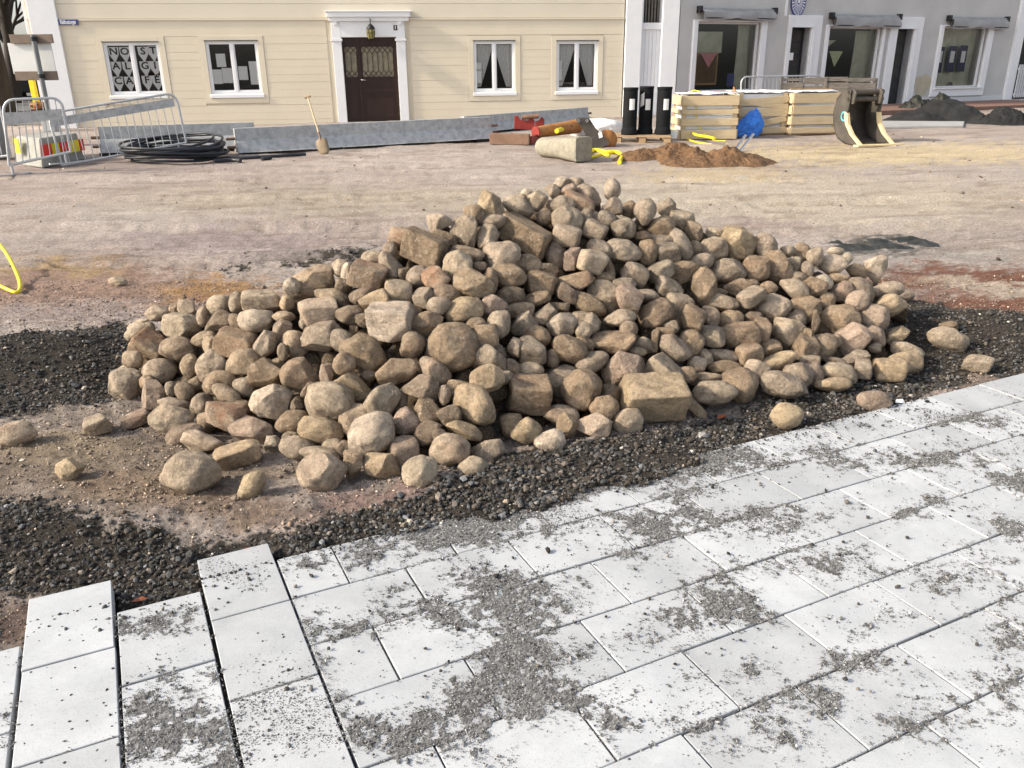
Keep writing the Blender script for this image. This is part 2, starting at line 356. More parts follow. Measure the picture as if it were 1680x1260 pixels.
# ================================================================== THE YARD
A = math.radians(25.8); CA, SA = math.cos(A), math.sin(A)
def UN(X, Y): return X * CA + Y * SA, -X * SA + Y * CA
def XY(u, n): return u * CA - n * SA, u * SA + n * CA
def sst(a, b, x):
    t = np.clip((x - a) / (b - a), 0, 1); return t * t * (3 - 2 * t)
def inpoly(px, py, poly):
    c = np.zeros(px.shape, bool); n = len(poly)
    for i in range(n):
        x1, y1 = poly[i]; x2, y2 = poly[(i + 1) % n]
        if y1 == y2: continue
        k = ((y1 > py) != (y2 > py)) & (px < (x2 - x1) * (py - y1) / (y2 - y1) + x1); c ^= k
    return c
P_LEFT = [(-400, 610), (0, 575), (120, 538), (215, 528), (230, 590), (185, 655), (60, 680), (-400, 690)]
P_FRONT = [(-400, 800), (60, 822), (200, 868), (330, 868), (470, 858), (560, 838), (700, 812), (800, 765), (900, 738), (1060, 715), (1150, 690), (1300, 650), (1500, 600),
           (1500, 655), (1400, 690), (1230, 735), (1128, 765), (1000, 805), (880, 852), (720, 880), (545, 910), (450, 935), (330, 995), (190, 1020), (90, 960), (20, 950), (-400, 1000)]
P_RIGHT = [(1470, 486), (1560, 500), (1630, 545), (1760, 530), (2000, 570), (1900, 590), (1600, 615), (1500, 650), (1380, 680), (1280, 660), (1450, 600)]
P_MID = [(465, 434), (540, 414), (640, 405), (650, 420), (590, 438), (500, 448)]
P_MID2 = [(360, 432), (410, 424), (430, 434), (380, 442)]
def warp(X, Y, PX, PY, s=1.0):
    return PX + s * 26 * fbm(X * 5, Y * 5, seed=3) + s * 10 * vnoise(X * 30, Y * 30, seed=4), PY + s * 16 * fbm(X * 5, Y * 5, seed=5) + s * 8 * vnoise(X * 30, Y * 30, seed=6)
def darkmask(X, Y):
    z = 0.016 * np.maximum(0, Y - 9)
    PX, PY = projn(np.stack([X, Y, z], -1)); a, b = warp(X, Y, PX, PY)
    u, n = UN(X, Y); ex = (u > .62) & (u < 2.35) & (n > 2.38) & (n < 2.72)
    return ex | ((vnoise(X * 18, Y * 18, seed=66) > -.1) & (inpoly(a, b, P_MID) | inpoly(a, b, P_MID2))) | inpoly(a, b, P_LEFT) | inpoly(a, b, P_FRONT) | inpoly(a, b, P_RIGHT)
def yard_z(X, Y, fine=True):
    u, n = UN(X, Y)
    z = 0.016 * np.maximum(0, Y - 9)
    near = sst(10, 5, Y)
    z = z + fbm(X * .9, Y * .9, seed=21) * .03 * sst(3.4, 6, Y) + fbm(X * 2.2, Y * 5, seed=22) * .022 * sst(4.2, 7, Y)
    if fine: z = z + fbm(X * 1.6 + Y * .3, Y * 9, seed=53, octv=3, gain=.6) * -.022 * sst(4.5, 7, Y) * (.35 + .65 * sst(14, 8, Y)) + fbm(X * 11, Y * 18, seed=23, octv=4, gain=.6) * .020 * sst(15, 6, Y) + vnoise(X * 45, Y * 45, seed=24) * .005 * sst(9, 5, Y)
    for y0, k1, k2, ph in ((7.6, .10, .015, 0), (9.3, .10, .015, 0), (10.5, -.06, .01, 2), (12.3, -.06, .01, 2), (14.2, .12, .0, 1)):
        yc = y0 + k1 * X + k2 * X * X + .25 * np.sin(X * .5 + ph); d = (Y - yc) / .24
        z = z - .025 * np.exp(-d ** 4) + .016 * np.exp(-((np.abs(d) - 1.35) / .3) ** 2) + .006 * np.exp(-d ** 4) * np.sign(np.sin(X * 24 + np.abs(d) * 2)) * (fine * 1.0)
    def hill(cx, cy, sx, sy, h, ang=0):
        c, s = math.cos(ang), math.sin(ang); dx, dy = X - cx, Y - cy; p = (dx * c + dy * s) / sx; q = (-dx * s + dy * c) / sy
        return h * np.exp(-(p * p + q * q))
    z = z + hill(-2.75, 4.45, .65, .38, .20, .25) + hill(-3.6, 4.2, .5, .4, .12)
    z = z + hill(3.0, 4.85, .9, .36, .17, -.1) + hill(4.6, 5.0, .5, .4, .14)
    z = z + hill(-1.55, 2.75, .7, .12, .035, .2) + hill(-1.2, 6.3, .5, .1, .05, .2) + hill(-.9, 6.1, .3, .08, .04, .2)
    # the edge along the paving
    left = sst(.45, .2, u)
    spill = sst(.62, .95, u) * sst(2.35, 2.0, u)
    low = -.018 - .045 * left + .026 * spill
    z = z + low * sst(3.3, 2.75, n)
    z = z + spill * .022 * np.exp(-((n - 2.78) / .16) ** 2)
    E = 2.574 - spill * (.075 + .10 * fbm(u * 5, n * 0, seed=31, octv=5, gain=.65)) + left * .2
    E = np.where(u < .06, 2.51, E); E = np.where(u < -.2, 2.70, E); E = np.where(u < -.455, 2.46, E)
    E = np.where((u > .06) & (u < .317), 2.70, E)
    under = (n < E - .02)
    return np.where(under, -.085, z)
def yard():
    ys = [-3.0]; 
    while ys[-1] < 1.4: ys.append(ys[-1] + .5)
    ys[-1] = 1.4
    while ys[-1] < 8: ys.append(ys[-1] + .017 * (ys[-1] / 3) ** .8)
    while ys[-1] < 34: ys.append(ys[-1] * 1.012)
    while ys[-1] < 900: ys.append(ys[-1] * 1.3)
    ys = np.array(ys); nx = 470
    t = np.linspace(-1, 1, nx); t = np.sign(t) * (0.62 * np.abs(t) + 2.6 * np.abs(t) ** 7)
    Y, T = np.meshgrid(ys, t, indexing='ij'); X = T * (np.maximum(Y, 0) + 1.6) * 1.15
    Z = yard_z(X, Y)
    # colour of the soil, patch by patch, and one painted sunlit strip
    PX, PY = projn(np.stack([X, Y, 0.016 * np.maximum(0, Y - 9)], -1))
    a, b = warp(X, Y, PX, PY)
    C = np.zeros(X.shape + (3,)); C[:] = (.39, .332, .298)
    big = fbm(X * .5, Y * .9, seed=41)[..., None]; C += big * np.array((.05, .06, .06))
    mid = fbm(X * 2, Y * 4, seed=42)[..., None]; C += mid * np.array((.06, .05, .045))
    for y0, k1, k2, ph in ((7.6, .10, .015, 0), (9.3, .10, .015, 0), (10.5, -.06, .01, 2), (12.3, -.06, .01, 2), (14.2, .12, .0, 1)):
        yc = y0 + k1 * X + k2 * X * X + .25 * np.sin(X * .5 + ph); k = (np.exp(-((Y - yc) / .3) ** 4) * (.5 + .5 * fbm(X * .8, Y, seed=int(y0 * 3))))[..., None]; C = C * (1 - .5 * k) + np.array((.47, .40, .345)) * .5 * k
    def blob(cx, cy, rx, ry, col, wgt=1.0, hard=.5, ang=0):
        nonlocal C
        c, s = math.cos(math.radians(ang)), math.sin(math.radians(ang)); dx, dy = a - cx, b - cy
        d = np.sqrt(((dx * c - dy * s) / rx) ** 2 + ((dx * s + dy * c) / ry) ** 2) + .35 * fbm(X * 6, Y * 9, seed=int(cx) % 97)
        k = (sst(1.25, hard, d) * wgt)[..., None]; C = C * (1 - k) + np.array(col) * k
    blob(560, 330, 420, 30, (.40, .345, .27), .7); blob(1300, 330, 480, 50, (.48, .42, .335), .8)
    blob(1480, 252, 420, 20, (.54, .44, .28), .85); blob(1180, 285, 160, 12, (.50, .40, .25), .7)  # first blob: sunlit strip of ground, its light painted into the colour
    blob(200, 275, 300, 14, (.33, .27, .25), .6); blob(660, 262, 150, 12, (.50, .44, .39), .6)
    blob(560, 420, 170, 14, (.20, .175, .16), .8); blob(380, 395, 200, 26, (.35, .29, .28), .8)
    blob(120, 470, 260, 45, (.30, .19, .14), .8); blob(360, 475, 110, 22, (.34, .20, .09), .9); blob(90, 440, 110, 16, (.42, .30, .16), .7); blob(340, 500, 110, 14, (.29, .17, .13), .7)
    blob(150, 515, 220, 22, (.33, .27, .25), .8)
    blob(1560, 455, 230, 24, (.19, .085, .055), .95); blob(1620, 500, 200, 26, (.20, .09, .06), .95); blob(1620, 470, 130, 12, (.50, .43, .35), .8, ang=-8); blob(1540, 420, 170, 16, (.37, .34, .31), .7)
    blob(1250, 368, 90, 14, (.36, .28, .26), .8)
    blob(1440, 402, 90, 16, (.06, .065, .06), .85, ang=5); blob(1380, 440, 90, 14, (.30, .29, .28), .5)
    blob(210, 770, 330, 70, (.225, .18, .14), .9); blob(90, 740, 130, 30, (.30, .24, .17), .7); blob(230, 800, 120, 30, (.25, .18, .125), .6); blob(500, 835, 260, 22, (.235, .175, .15), .7); blob(640, 815, 130, 20, (.25, .17, .15), .8)
    blob(330, 830, 160, 18, (.27, .20, .145), .6); blob(30, 1000, 90, 45, (.15, .105, .09), .9); blob(160, 690, 170, 22, (.24, .20, .17), .7)
    blob(1400, 690, 120, 14, (.12, .075, .06), .8); blob(1620, 615, 180, 26, (.30, .235, .20), .95)
    dk = darkmask(X, Y) & (Y < 9)
    DC = np.array((.062, .053, .044)) + mid * .012
    C = np.where(dk[..., None], DC, C)
    # under the stones the ground colour is somewhat darker
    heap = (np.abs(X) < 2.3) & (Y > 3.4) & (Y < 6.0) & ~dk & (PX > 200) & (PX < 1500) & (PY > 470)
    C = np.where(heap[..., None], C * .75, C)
    st = fbm(X * 1.6 + Y * .3, Y * 9, seed=53, octv=4, gain=.6)
    far = sst(5, 8, Y); C = C * (1 - (.26 * sst(.12, .45, st) * far)[..., None] * np.array((.9, 1, 1.1))) * (1 + .16 * sst(.1, .5, -st) * far)[..., None]
    C *= (1 + .20 * vnoise(X * 22, Y * 26, seed=51) * sst(12, 6, Y) + .16 * vnoise(X * 60, Y * 60, seed=52) * sst(8, 4, Y))[..., None]
    C = np.clip(C, .015, .8)
    nyv, nxv = X.shape
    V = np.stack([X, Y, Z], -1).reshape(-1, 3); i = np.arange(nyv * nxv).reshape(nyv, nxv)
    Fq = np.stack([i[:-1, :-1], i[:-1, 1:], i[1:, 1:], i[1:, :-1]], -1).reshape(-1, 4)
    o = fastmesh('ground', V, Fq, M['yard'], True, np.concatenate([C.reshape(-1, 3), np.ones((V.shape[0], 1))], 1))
    return tag(o, kind='structure')
ground = yard()

# ---- loose grains: one mesh made of many little irregular polyhedra
_t = (1 + 5 ** .5) / 2
ICO_V = np.array([(-1, _t, 0), (1, _t, 0), (-1, -_t, 0), (1, -_t, 0), (0, -1, _t), (0, 1, _t), (0, -1, -_t), (0, 1, -_t), (_t, 0, -1), (_t, 0, 1), (-_t, 0, -1), (-_t, 0, 1)]) / 1.9021
ICO_F = np.array([(0, 11, 5), (0, 5, 1), (0, 1, 7), (0, 7, 10), (0, 10, 11), (1, 5, 9), (5, 11, 4), (11, 10, 2), (10, 7, 6), (7, 1, 8), (3, 9, 4), (3, 4, 2), (3, 2, 6), (3, 6, 8), (3, 8, 9), (4, 9, 5), (2, 4, 11), (6, 2, 10), (8, 6, 7), (9, 8, 1)])
OCT_V = np.array([(1, 0, 0), (-1, 0, 0), (0, 1, 0), (0, -1, 0), (0, 0, 1), (0, 0, -1.)]); OCT_F = np.array([(0, 2, 4), (2, 1, 4), (1, 3, 4), (3, 0, 4), (2, 0, 5), (1, 2, 5), (3, 1, 5), (0, 3, 5)])
def grains(name, P, size, col, m, BV, BF, flat=.7, sm=True):
    n = len(P); k = len(BV)
    S = size[:, None] * np.stack([RS.uniform(.75, 1.3, n), RS.uniform(.7, 1.0, n), RS.uniform(flat * .7, flat * 1.2, n)], -1)
    th = RS.uniform(0, 6.283, n); tl = RS.uniform(-.5, .5, n)
    V = BV[None] * (1 + RS.uniform(-.25, .25, (n, k, 1))) * S[:, None, :]
    x = V[..., 0] * np.cos(tl)[:, None] - V[..., 2] * np.sin(tl)[:, None]; z = V[..., 0] * np.sin(tl)[:, None] + V[..., 2] * np.cos(tl)[:, None]; y = V[..., 1]
    c, s = np.cos(th)[:, None], np.sin(th)[:, None]
    V = np.stack([x * c - y * s, x * s + y * c, z], -1) + P[:, None, :]
    Fq = (BF[None] + (np.arange(n) * k)[:, None, None]).reshape(-1, 3)
    Cc = np.repeat(np.concatenate([col, np.ones((n, 1))], 1), k, 0)
    return fastmesh(name, V.reshape(-1, 3), Fq, m, sm, Cc)
def greycol(n, base, var, warm=.1, light=.06, lm=3.0):
    g = base * np.exp(RS.normal(0, var, n)); g = np.where(RS.rand(n) < light, g * lm, g); w = RS.uniform(-warm, warm, n) + warm * .6
    return np.clip(np.stack([g * (1 + w), g, g * (1 - w)], -1), .01, .6)
def scatter_dark():
    n = 420000; X = RS.uniform(-4.2, 5.2, n); Y = RS.uniform(1.7, 7.8, n)
    PX, PY = projn(np.stack([X, Y, X * 0], -1)); k = (PX > -60) & (PX < 1740) & (PY < 1300)
    X, Y = X[k], Y[k]; k = darkmask(X, Y); X, Y = X[k], Y[k]; X = X + RS.normal(0, .03, len(X)) * (RS.rand(len(X)) < .4); Y = Y + RS.normal(0, .05, len(Y)) * (RS.rand(len(Y)) < .4)
    u, nn = UN(X, Y); k = yard_z(X, Y, False) > -.08; X, Y = X[k], Y[k]
    # more and larger grains close by
    keep = RS.rand(len(X)) < np.clip(1.6 - .22 * Y, .25, 1); X, Y = X[keep], Y[keep]
    X, Y = X[:72000], Y[:72000]
    s = .0052 * np.exp(RS.normal(0, .42, len(X))) * (1 + .25 * vnoise(X * 3, Y * 3, seed=61)); Z = yard_z(X, Y) + s * .45; P = np.stack([X, Y, Z], -1)
    big = s > np.quantile(s, .64); col = greycol(len(X), .066, .45, .13, .05)
    o = grains('dark_gravel', P[big], s[big] * 1.1, col[big], M['grain'], ICO_V, ICO_F, sm=False)
    o2 = grains('dark_grit', P[~big], s[~big] * 1.15, col[~big], M['grain'], OCT_V, OCT_F, sm=False)
    tag(o2, 'fine dark grit between the larger grains of the gravel band', 'grit', kind='stuff')
    tag(o, 'dark grey crushed gravel heaped between the stones and the new paving', 'gravel', kind='stuff')
    n = 900; X = RS.uniform(-9, 10, n); Y = 6 + RS.rand(n) * 13; s = .010 * np.exp(RS.normal(0, .45, n))
    o = grains('clods', np.stack([X, Y, yard_z(X, Y, False) + s * .2], -1), s, greycol(n, .17, .5, .10, .04) * np.array([1.15, .95, .8]), M['grain'], ICO_V, ICO_F, sm=False)
    tag(o, 'small clods and pebbles strewn over the open yard behind the heap', 'clods', kind='stuff')
    # coarser light pebbles over the open soil
    n = 80000; X = RS.uniform(-4, 5, n); Y = 1.9 + RS.rand(n) ** 1.3 * 4.6
    PX, PY = projn(np.stack([X, Y, X * 0], -1)); k = (PX > -60) & (PX < 1740) & ~darkmask(X, Y) & (yard_z(X, Y, False) > -.08); X, Y = X[k], Y[k]
    s = .0045 * np.exp(RS.normal(0, .42, len(X)))
    col = greycol(len(X), .20, .42, .10, .02) * np.array([1.12, .95, .80])
    o = grains('pebbles', np.stack([X, Y, yard_z(X, Y) + s * .25], -1), s, col, M['grain'], OCT_V, OCT_F)
    tag(o, 'small loose pebbles scattered over the bare soil of the yard', 'pebbles', kind='stuff')
scatter_dark()

# ================================================================== THE PAVING
TH_S = .068
pave = empty('pavement', (0, 0, 0), kind='structure'); OW['pavement'] = Vector((0, 0, 0))
n_rows = [2.575, 2.320, 2.062, 1.802, 1.543, 1.284, 1.031, .773, .515, .257, 0.0, -.26, -.52]
_slabmesh = {}
def slab(u0, u1, n0, n1, dz=0.0, gap=.0062):
    du, dn = u1 - u0 - gap, n1 - n0 - gap
    key = (round(du, 3), round(dn, 3))
    if key not in _slabmesh:
        me = bpy.data.meshes.new('slab'); bm = bmesh.new(); bmesh.ops.create_cube(bm, size=1)
        bmesh.ops.scale(bm, vec=(du, dn, TH_S), verts=bm.verts); bmesh.ops.bevel(bm, geom=bm.edges[:], offset=.002, segments=1, affect='EDGES')
        bm.to_mesh(me); bm.free(); me.materials.append(M['slab']); _slabmesh[key] = me
    o = bpy.data.objects.new('slab', _slabmesh[key]); COL.objects.link(o); o.parent = pave
    x, y = XY((u0 + u1) / 2 + rnd.uniform(-.0012, .0012), (n0 + n1) / 2 + rnd.uniform(-.0012, .0012))
    o.location = (x, y, -TH_S / 2 + dz + rnd.uniform(-.0015, .0015)); o.rotation_euler = (rnd.uniform(-.004, .004), rnd.uniform(-.004, .004), A + rnd.uniform(-.004, .004))
    o.color = (1, 1, 1, 1); return o
rowjoints = []
for r in range(len(n_rows) - 1):
    nt, nb = n_rows[r], n_rows[r + 1]
    js = [.317] + ([.512 + .389 * k for k in range(14)] if r % 2 == 0 else [.706 + .389 * k for k in range(14)])
    for a0, b0 in zip(js[:-1], js[1:]):
        if a0 > 5.2: break
        slab(a0, b0, nb, nt)
    rowjoints.append((nb, nt, js))
# the three columns laid lengthwise at the left end, and what continues from them
for u0, u1, ns, dz in ((.062, .317, [2.692, 2.310, 1.925, 1.54, 1.155, .77, .385], .004), (-.200, .062, [2.497, 2.122, 1.722, 1.34, .955, .57, .19], .0),
                       (-.455, -.200, [2.694, 2.311, 1.922, 1.54, 1.155, .77, .385], .006), (-.712, -.455, [2.455, 2.07, 1.685, 1.30, .915, .53, .15], 0), (-.968, -.712, [2.62, 2.24, 1.855, 1.47, 1.08, .7, .3], 0),
                       (-1.224, -.968, [2.4, 2.015, 1.63, 1.245, .86, .475], 0)):
    for t, b in zip(ns[:-1], ns[1:]): slab(u0 + .003, u1 - .003, b, t, dz)
# sand in the joints
bed = MB()
def q4(u0, u1, n0, n1, z): bed.add([XY(u0, n0) + (z,), XY(u1, n0) + (z,), XY(u1, n1) + (z,), XY(u0, n1) + (z,)], [(0, 1, 2, 3)])
q4(.325, 5.6, -.7, 2.560, -.011); q4(-1.5, .325, -.7, 2.44, -.052)
tag(bed.build('bedding_sand', M['sand']), kind='structure')

# crushed grit lying on the slabs: a thin ragged layer plus the grains themselves
GRIT = [(395,940,48,16),(430,972,50,14),(255,1030,62,20),(300,1005,30,15),(270,1125,90,34),(330,1180,60,40),(440,1085,60,26),(480,1150,90,42),(515,1045,30,48),(240,1215,50,40),
 (690,1010,70,16),(580,1035,60,18),(830,955,110,22),(905,985,70,22),(850,1035,32,44),(870,1105,80,44),(880,1165,70,26),(760,1150,40,40),(690,1205,60,34),(560,1205,70,34),
 (770,872,70,18),(700,880,70,18),(590,915,45,22),(505,925,32,18),(1150,852,130,24),(1040,865,80,20),(1400,757,90,18),(1530,747,70,16),(1570,690,50,14),(1290,850,60,22),(1010,905,60,14),
 (1240,935,90,26),(1330,905,70,20),(1540,955,50,18),(1605,930,70,34),(1230,1105,50,26),(1240,1200,110,40),(1330,1150,60,30),(1480,1010,40,12),(1400,1090,60,20),(1650,1110,60,70),(1560,1165,60,30),
 (1155,985,60,36),(85,1028,34,7),(60,1195,40,30),(170,1165,40,14),(1420,700,50,10),(1130,805,70,14),(1210,765,60,12),(960,1060,40,14),(1060,1050,60,16),(940,880,60,16),(1480,850,40,14),(1660,790,60,20),
 (1100,1010,40,14),(1630,870,50,14),(1540,820,40,12),(380,1240,60,20),(110,1245,60,16),(1000,1200,50,24),(1490,1200,80,26)]
def gritmask(u, n):
    X, Y = XY(u, n); PX, PY = projn(np.stack([X, Y, X * 0], -1))
    a = PX + 22 * fbm(u * 9, n * 9, seed=71); b = PY + 14 * fbm(u * 9, n * 9, seed=72)
    m = -.39 + .50 * fbm(u * 5, n * 5, seed=73) + .42 * fbm(u * 34, n * 34, seed=74, octv=3) + .22 * vnoise(u * 150, n * 150, seed=75)
    bl = np.zeros_like(m)
    for cx, cy, rx, ry in GRIT:
        bl = bl + .74 * np.exp(-(((a - cx) / rx) ** 2 + ((b - cy) / ry) ** 2) * .8)
    m = m + .70 * np.tanh(bl / .70)
    # sand gathers along the joints
    for nb, nt, js in rowjoints: m = m + .22 * np.exp(-((n - nt) / .012) ** 2) * (u > .3)
    u0, nn = u, n
    spill = sst(.75, 1.0, u) * sst(2.5, 2.1, u); m = m + .9 * spill * sst(2.36, 2.52, n)
    return m
def grit():
    ug = np.arange(-1.0, 5.0, .0075); ng = np.arange(.55, 2.70, .0075); U, N_ = np.meshgrid(ug, ng, indexing='ij')
    m = gritmask(U, N_); X, Y = XY(U, N_); PX, PY = projn(np.stack([X, Y, X * 0], -1))
    on = (m > .03) & (PX > -40) & (PX < 1720) & (PY < 1300) & (PY > 600)
    # keep to the slabs
    top = np.where(U > .317, 2.565, np.where(U > .062, 2.685, np.where(U > -.2, 2.49, np.where(U > -.455, 2.687, 2.448)))); on &= N_ < top
    for uc in (.317, .062, -.2, -.455): on &= np.abs(U - uc) > .009
    Z = .0012 + .0022 * np.clip(m - .1, 0, .5) + .0005 * RS.uniform(-1, 1, U.shape)
    cell = on[:-1, :-1] & on[1:, :-1] & on[:-1, 1:] & on[1:, 1:]
    i = np.arange(U.size).reshape(U.shape); Fq = np.stack([i[:-1, :-1], i[1:, :-1], i[1:, 1:], i[:-1, 1:]], -1)[cell]
    used = np.unique(Fq); remap = -np.ones(U.size, int); remap[used] = np.arange(len(used)); Fq = remap[Fq]
    J = RS.uniform(-.003, .003, (U.size, 2)); V = np.stack([X.ravel() + J[:, 0], Y.ravel() + J[:, 1], Z.ravel()], -1)[used]
    g = .15 * np.exp(RS.normal(0, .42, len(used))); C = np.stack([g, g * 1.0, g * .99, g * 0 + 1], -1)
    o = fastmesh('stone_dust', V, Fq, M['grain'], False, C)
    tag(o, 'grey stone dust lying in ragged patches on the pale slabs', 'stone dust', kind='stuff')
    # single grains
    n = 520000; u = RS.uniform(-1.0, 4.8, n); nn = RS.uniform(.6, 2.70, n)
    X, Y = XY(u, nn); PX, PY = projn(np.stack([X, Y, X * 0], -1)); k = (PX > -20) & (PX < 1700) & (PY < 1275) & (PY > 600)
    u, nn = u[k], nn[k]; m = gritmask(u, nn)
    top = np.where(u > .317, 2.56, np.where(u > .062, 2.68, np.where(u > -.2, 2.485, np.where(u > -.455, 2.68, 2.44))))
    p = np.where(m > .0, .95, np.clip(.34 + m * .75, .035, 1) ** 1.6); k = (RS.rand(len(u)) < p) & (nn < top); u, nn, m = u[k], nn[k], m[k]
    k = RS.rand(len(u)) < 98000 / max(len(u), 98000); u, nn, m = u[k], nn[k], m[k]
    X, Y = XY(u, nn); s = .0016 * np.exp(RS.normal(0, .38, len(u))); s = np.where(RS.rand(len(u)) < .02, s * 2.2, s)
    Z = np.where(m > .03, .0020, .0) + s * .35 + .0006
    o = grains('stone_chips', np.stack([X, Y, Z], -1), s, greycol(len(u), .15, .50, .02, .08, 2.0), M['grain'], OCT_V, OCT_F, sm=False)
    tag(o, 'tiny grey stone chips sprinkled over the pale paving', 'stone chips', kind='stuff')
    # the larger dark bits that rolled off the gravel
    n = 1500; u = RS.uniform(-.6, 3.6, n); nn = 2.56 - RS.rand(n) ** 3.2 * 1.4; X, Y = XY(u, nn); s = .0038 * np.exp(RS.normal(0, .38, n))
    o = grains('stray_gravel', np.stack([X, Y, s * .6 + .003], -1), s, greycol(n, .05, .4, .1, .08), M['grain'], ICO_V, ICO_F)
    tag(o, 'stray dark gravel bits lying on the pale slabs near their edge', 'gravel', kind='stuff')
grit()

# ================================================================== THE HEAP OF STONES
FOOT = [(-2.3, 4.35), (-2.08, 3.98), (-1.64, 3.62), (-1.34, 3.38), (-.98, 3.24), (-.72, 3.12), (-.38, 3.08), (-.1, 3.16), (.11, 3.36), (.54, 3.47), (.82, 3.60), (1.11, 3.82), (1.45, 3.93), (1.82, 4.05), (2.27, 4.32), (2.6, 4.7)]
FX, FY = np.array([p[0] for p in FOOT]), np.array([p[1] for p in FOOT])
SL = math.tan(math.radians(35))
def foot(x): return np.interp(x, FX, FY)
RIDGE = []
for x, y in [(215, 585), (260, 520), (330, 500), (430, 490), (470, 480), (560, 445), (650, 400), (720, 370), (800, 335), (870, 332), (930, 312), (1000, 322), (1080, 352), (1130, 365), (1180, 398), (1210, 395), (1260, 412), (1330, 430), (1400, 445), (1450, 455), (1480, 490)]:
    d = ray(x, y); t = 2.0
    while t < 9:
        p = d * t
        if CH + p[2] < SL * (p[1] - foot(p[0])): break
        t += .01
    RIDGE.append((p[0], p[1], CH + p[2]))
RIDGE.sort(); RX, RY_, RZ = [np.array([r[i] for r in RIDGE]) for i in range(3)]
def heap_z(X, Y):
    yr, zr = np.interp(X, RX, RY_), np.interp(X, RX, RZ)
    z = np.minimum(SL * (Y - foot(X)), zr); z = np.minimum(z, zr - .65 * (Y - yr))
    z = np.where((X < RX[0]) | (X > RX[-1]), z - 1.2 * np.maximum(RX[0] - X, X - RX[-1]), z)
    return z
def ico(sub):
    bm = bmesh.new(); bmesh.ops.create_icosphere(bm, subdivisions=sub, radius=1); V = np.array([v.co[:] for v in bm.verts]); Fc = np.array([[v.index for v in f.verts] for f in bm.faces]); bm.free()
    return V / np.linalg.norm(V, axis=1)[:, None], Fc
ICO = {k: ico(k) for k in (3, 4, 5)}
def stoneshape(kind, sub, rs):
    """radial shape: a soft minimum over planes, then lumps and chips"""
    D, Fc = ICO[sub]
    def rv(n):
        v = rs.normal(size=(n, 3)); return v / np.linalg.norm(v, axis=1)[:, None]
    if kind == 'r':
        P = rv(9); d = rs.uniform(.80, 1.05, 9); p = 11; lump = .10; rough = .03
    elif kind == 'a':
        P = rv(12); d = rs.uniform(.64, 1.0, 12); p = 40; lump = .06; rough = .035
    elif kind == 'f':
        P = np.concatenate([rv(8), [(0, 0, 1), (0, 0, -1)]]); d = np.concatenate([rs.uniform(.8, 1.05, 8), [.8, .8]]); p = 18; lump = .06; rough = .02
    else:
        ax = np.eye(3) + rs.uniform(-.13, .13, (3, 3)); P = np.concatenate([ax, -ax + rs.uniform(-.06, .06, (3, 3)), rv(3)]); P /= np.linalg.norm(P, axis=1)[:, None]
        d = np.concatenate([rs.uniform(.92, 1.0, 6), rs.uniform(1.05, 1.35, 3)]); p = 36 if kind == 'b' else 13; lump = .04; rough = .03
    c = np.maximum(D @ P.T, 1e-3) / d[None]; cap = {'r': 1.12, 'a': 1.22, 'f': 1.3, 'b': 1.62, 's': 1.45}[kind]
    inv = (np.sum(c ** p, 1) + (1 / cap) ** p) ** (1 / p)
    if kind == 'r': inv = (inv ** 2 + .5) ** .5 / 1.5 ** .5
    r = 1 / inv; V = D * r[:, None]
    o = rs.uniform(0, 90)
    V = V * (1 + lump * 1.5 * fbm(D[:, 0] * 1.3 + o, D[:, 1] * 1.3, D[:, 2] * 1.3, 5, 2))[:, None]
    # chips and split faces: cut clean through
    nc, lo, hi = {'r': (rs.randint(1, 4), .80, .95), 'a': (7, .62, .88), 'f': (4, .7, .9), 'b': (3, 1.18, 1.45), 's': (4, .96, 1.25)}[kind]
    for q, dd in zip(rv(nc), rs.uniform(lo, hi, nc)):
        ex = V @ q - dd; V = V - np.maximum(ex, 0)[:, None] * q[None] * .93
    V = V * (1 + lump * .35 * fbm(D[:, 0] * 3 + o, D[:, 1] * 3, D[:, 2] * 3, 15, 2) + rough * fbm(D[:, 0] * 6 + o, D[:, 1] * 6, D[:, 2] * 6, 9, 4, .6) + rough * .8 * np.abs(vnoise(D[:, 0] * 3 + o, D[:, 1] * 3, D[:, 2] * 3, 12)))[:, None]
    return V, Fc
TONE = {'': (.435, .352, .255), 'p': (.55, .465, .36), 'g': (.415, .355, .28), 'd': (.265, .212, .158), 'y': (.51, .41, .275), 'o': (.46, .365, .265), 'n': (.345, .265, .182), 'k': (.43, .34, .275), 'w': (.64, .56, .455)}
TILE = {'A': (180, 440), 'B': (180, 620), 'C': (440, 360), 'D': (440, 560), 'E': (700, 285), 'F': (700, 470), 'G': (700, 620), 'H': (960, 285), 'I': (960, 470), 'J': (1220, 370), 'K': (1220, 500), 'Z': (0, 0)}
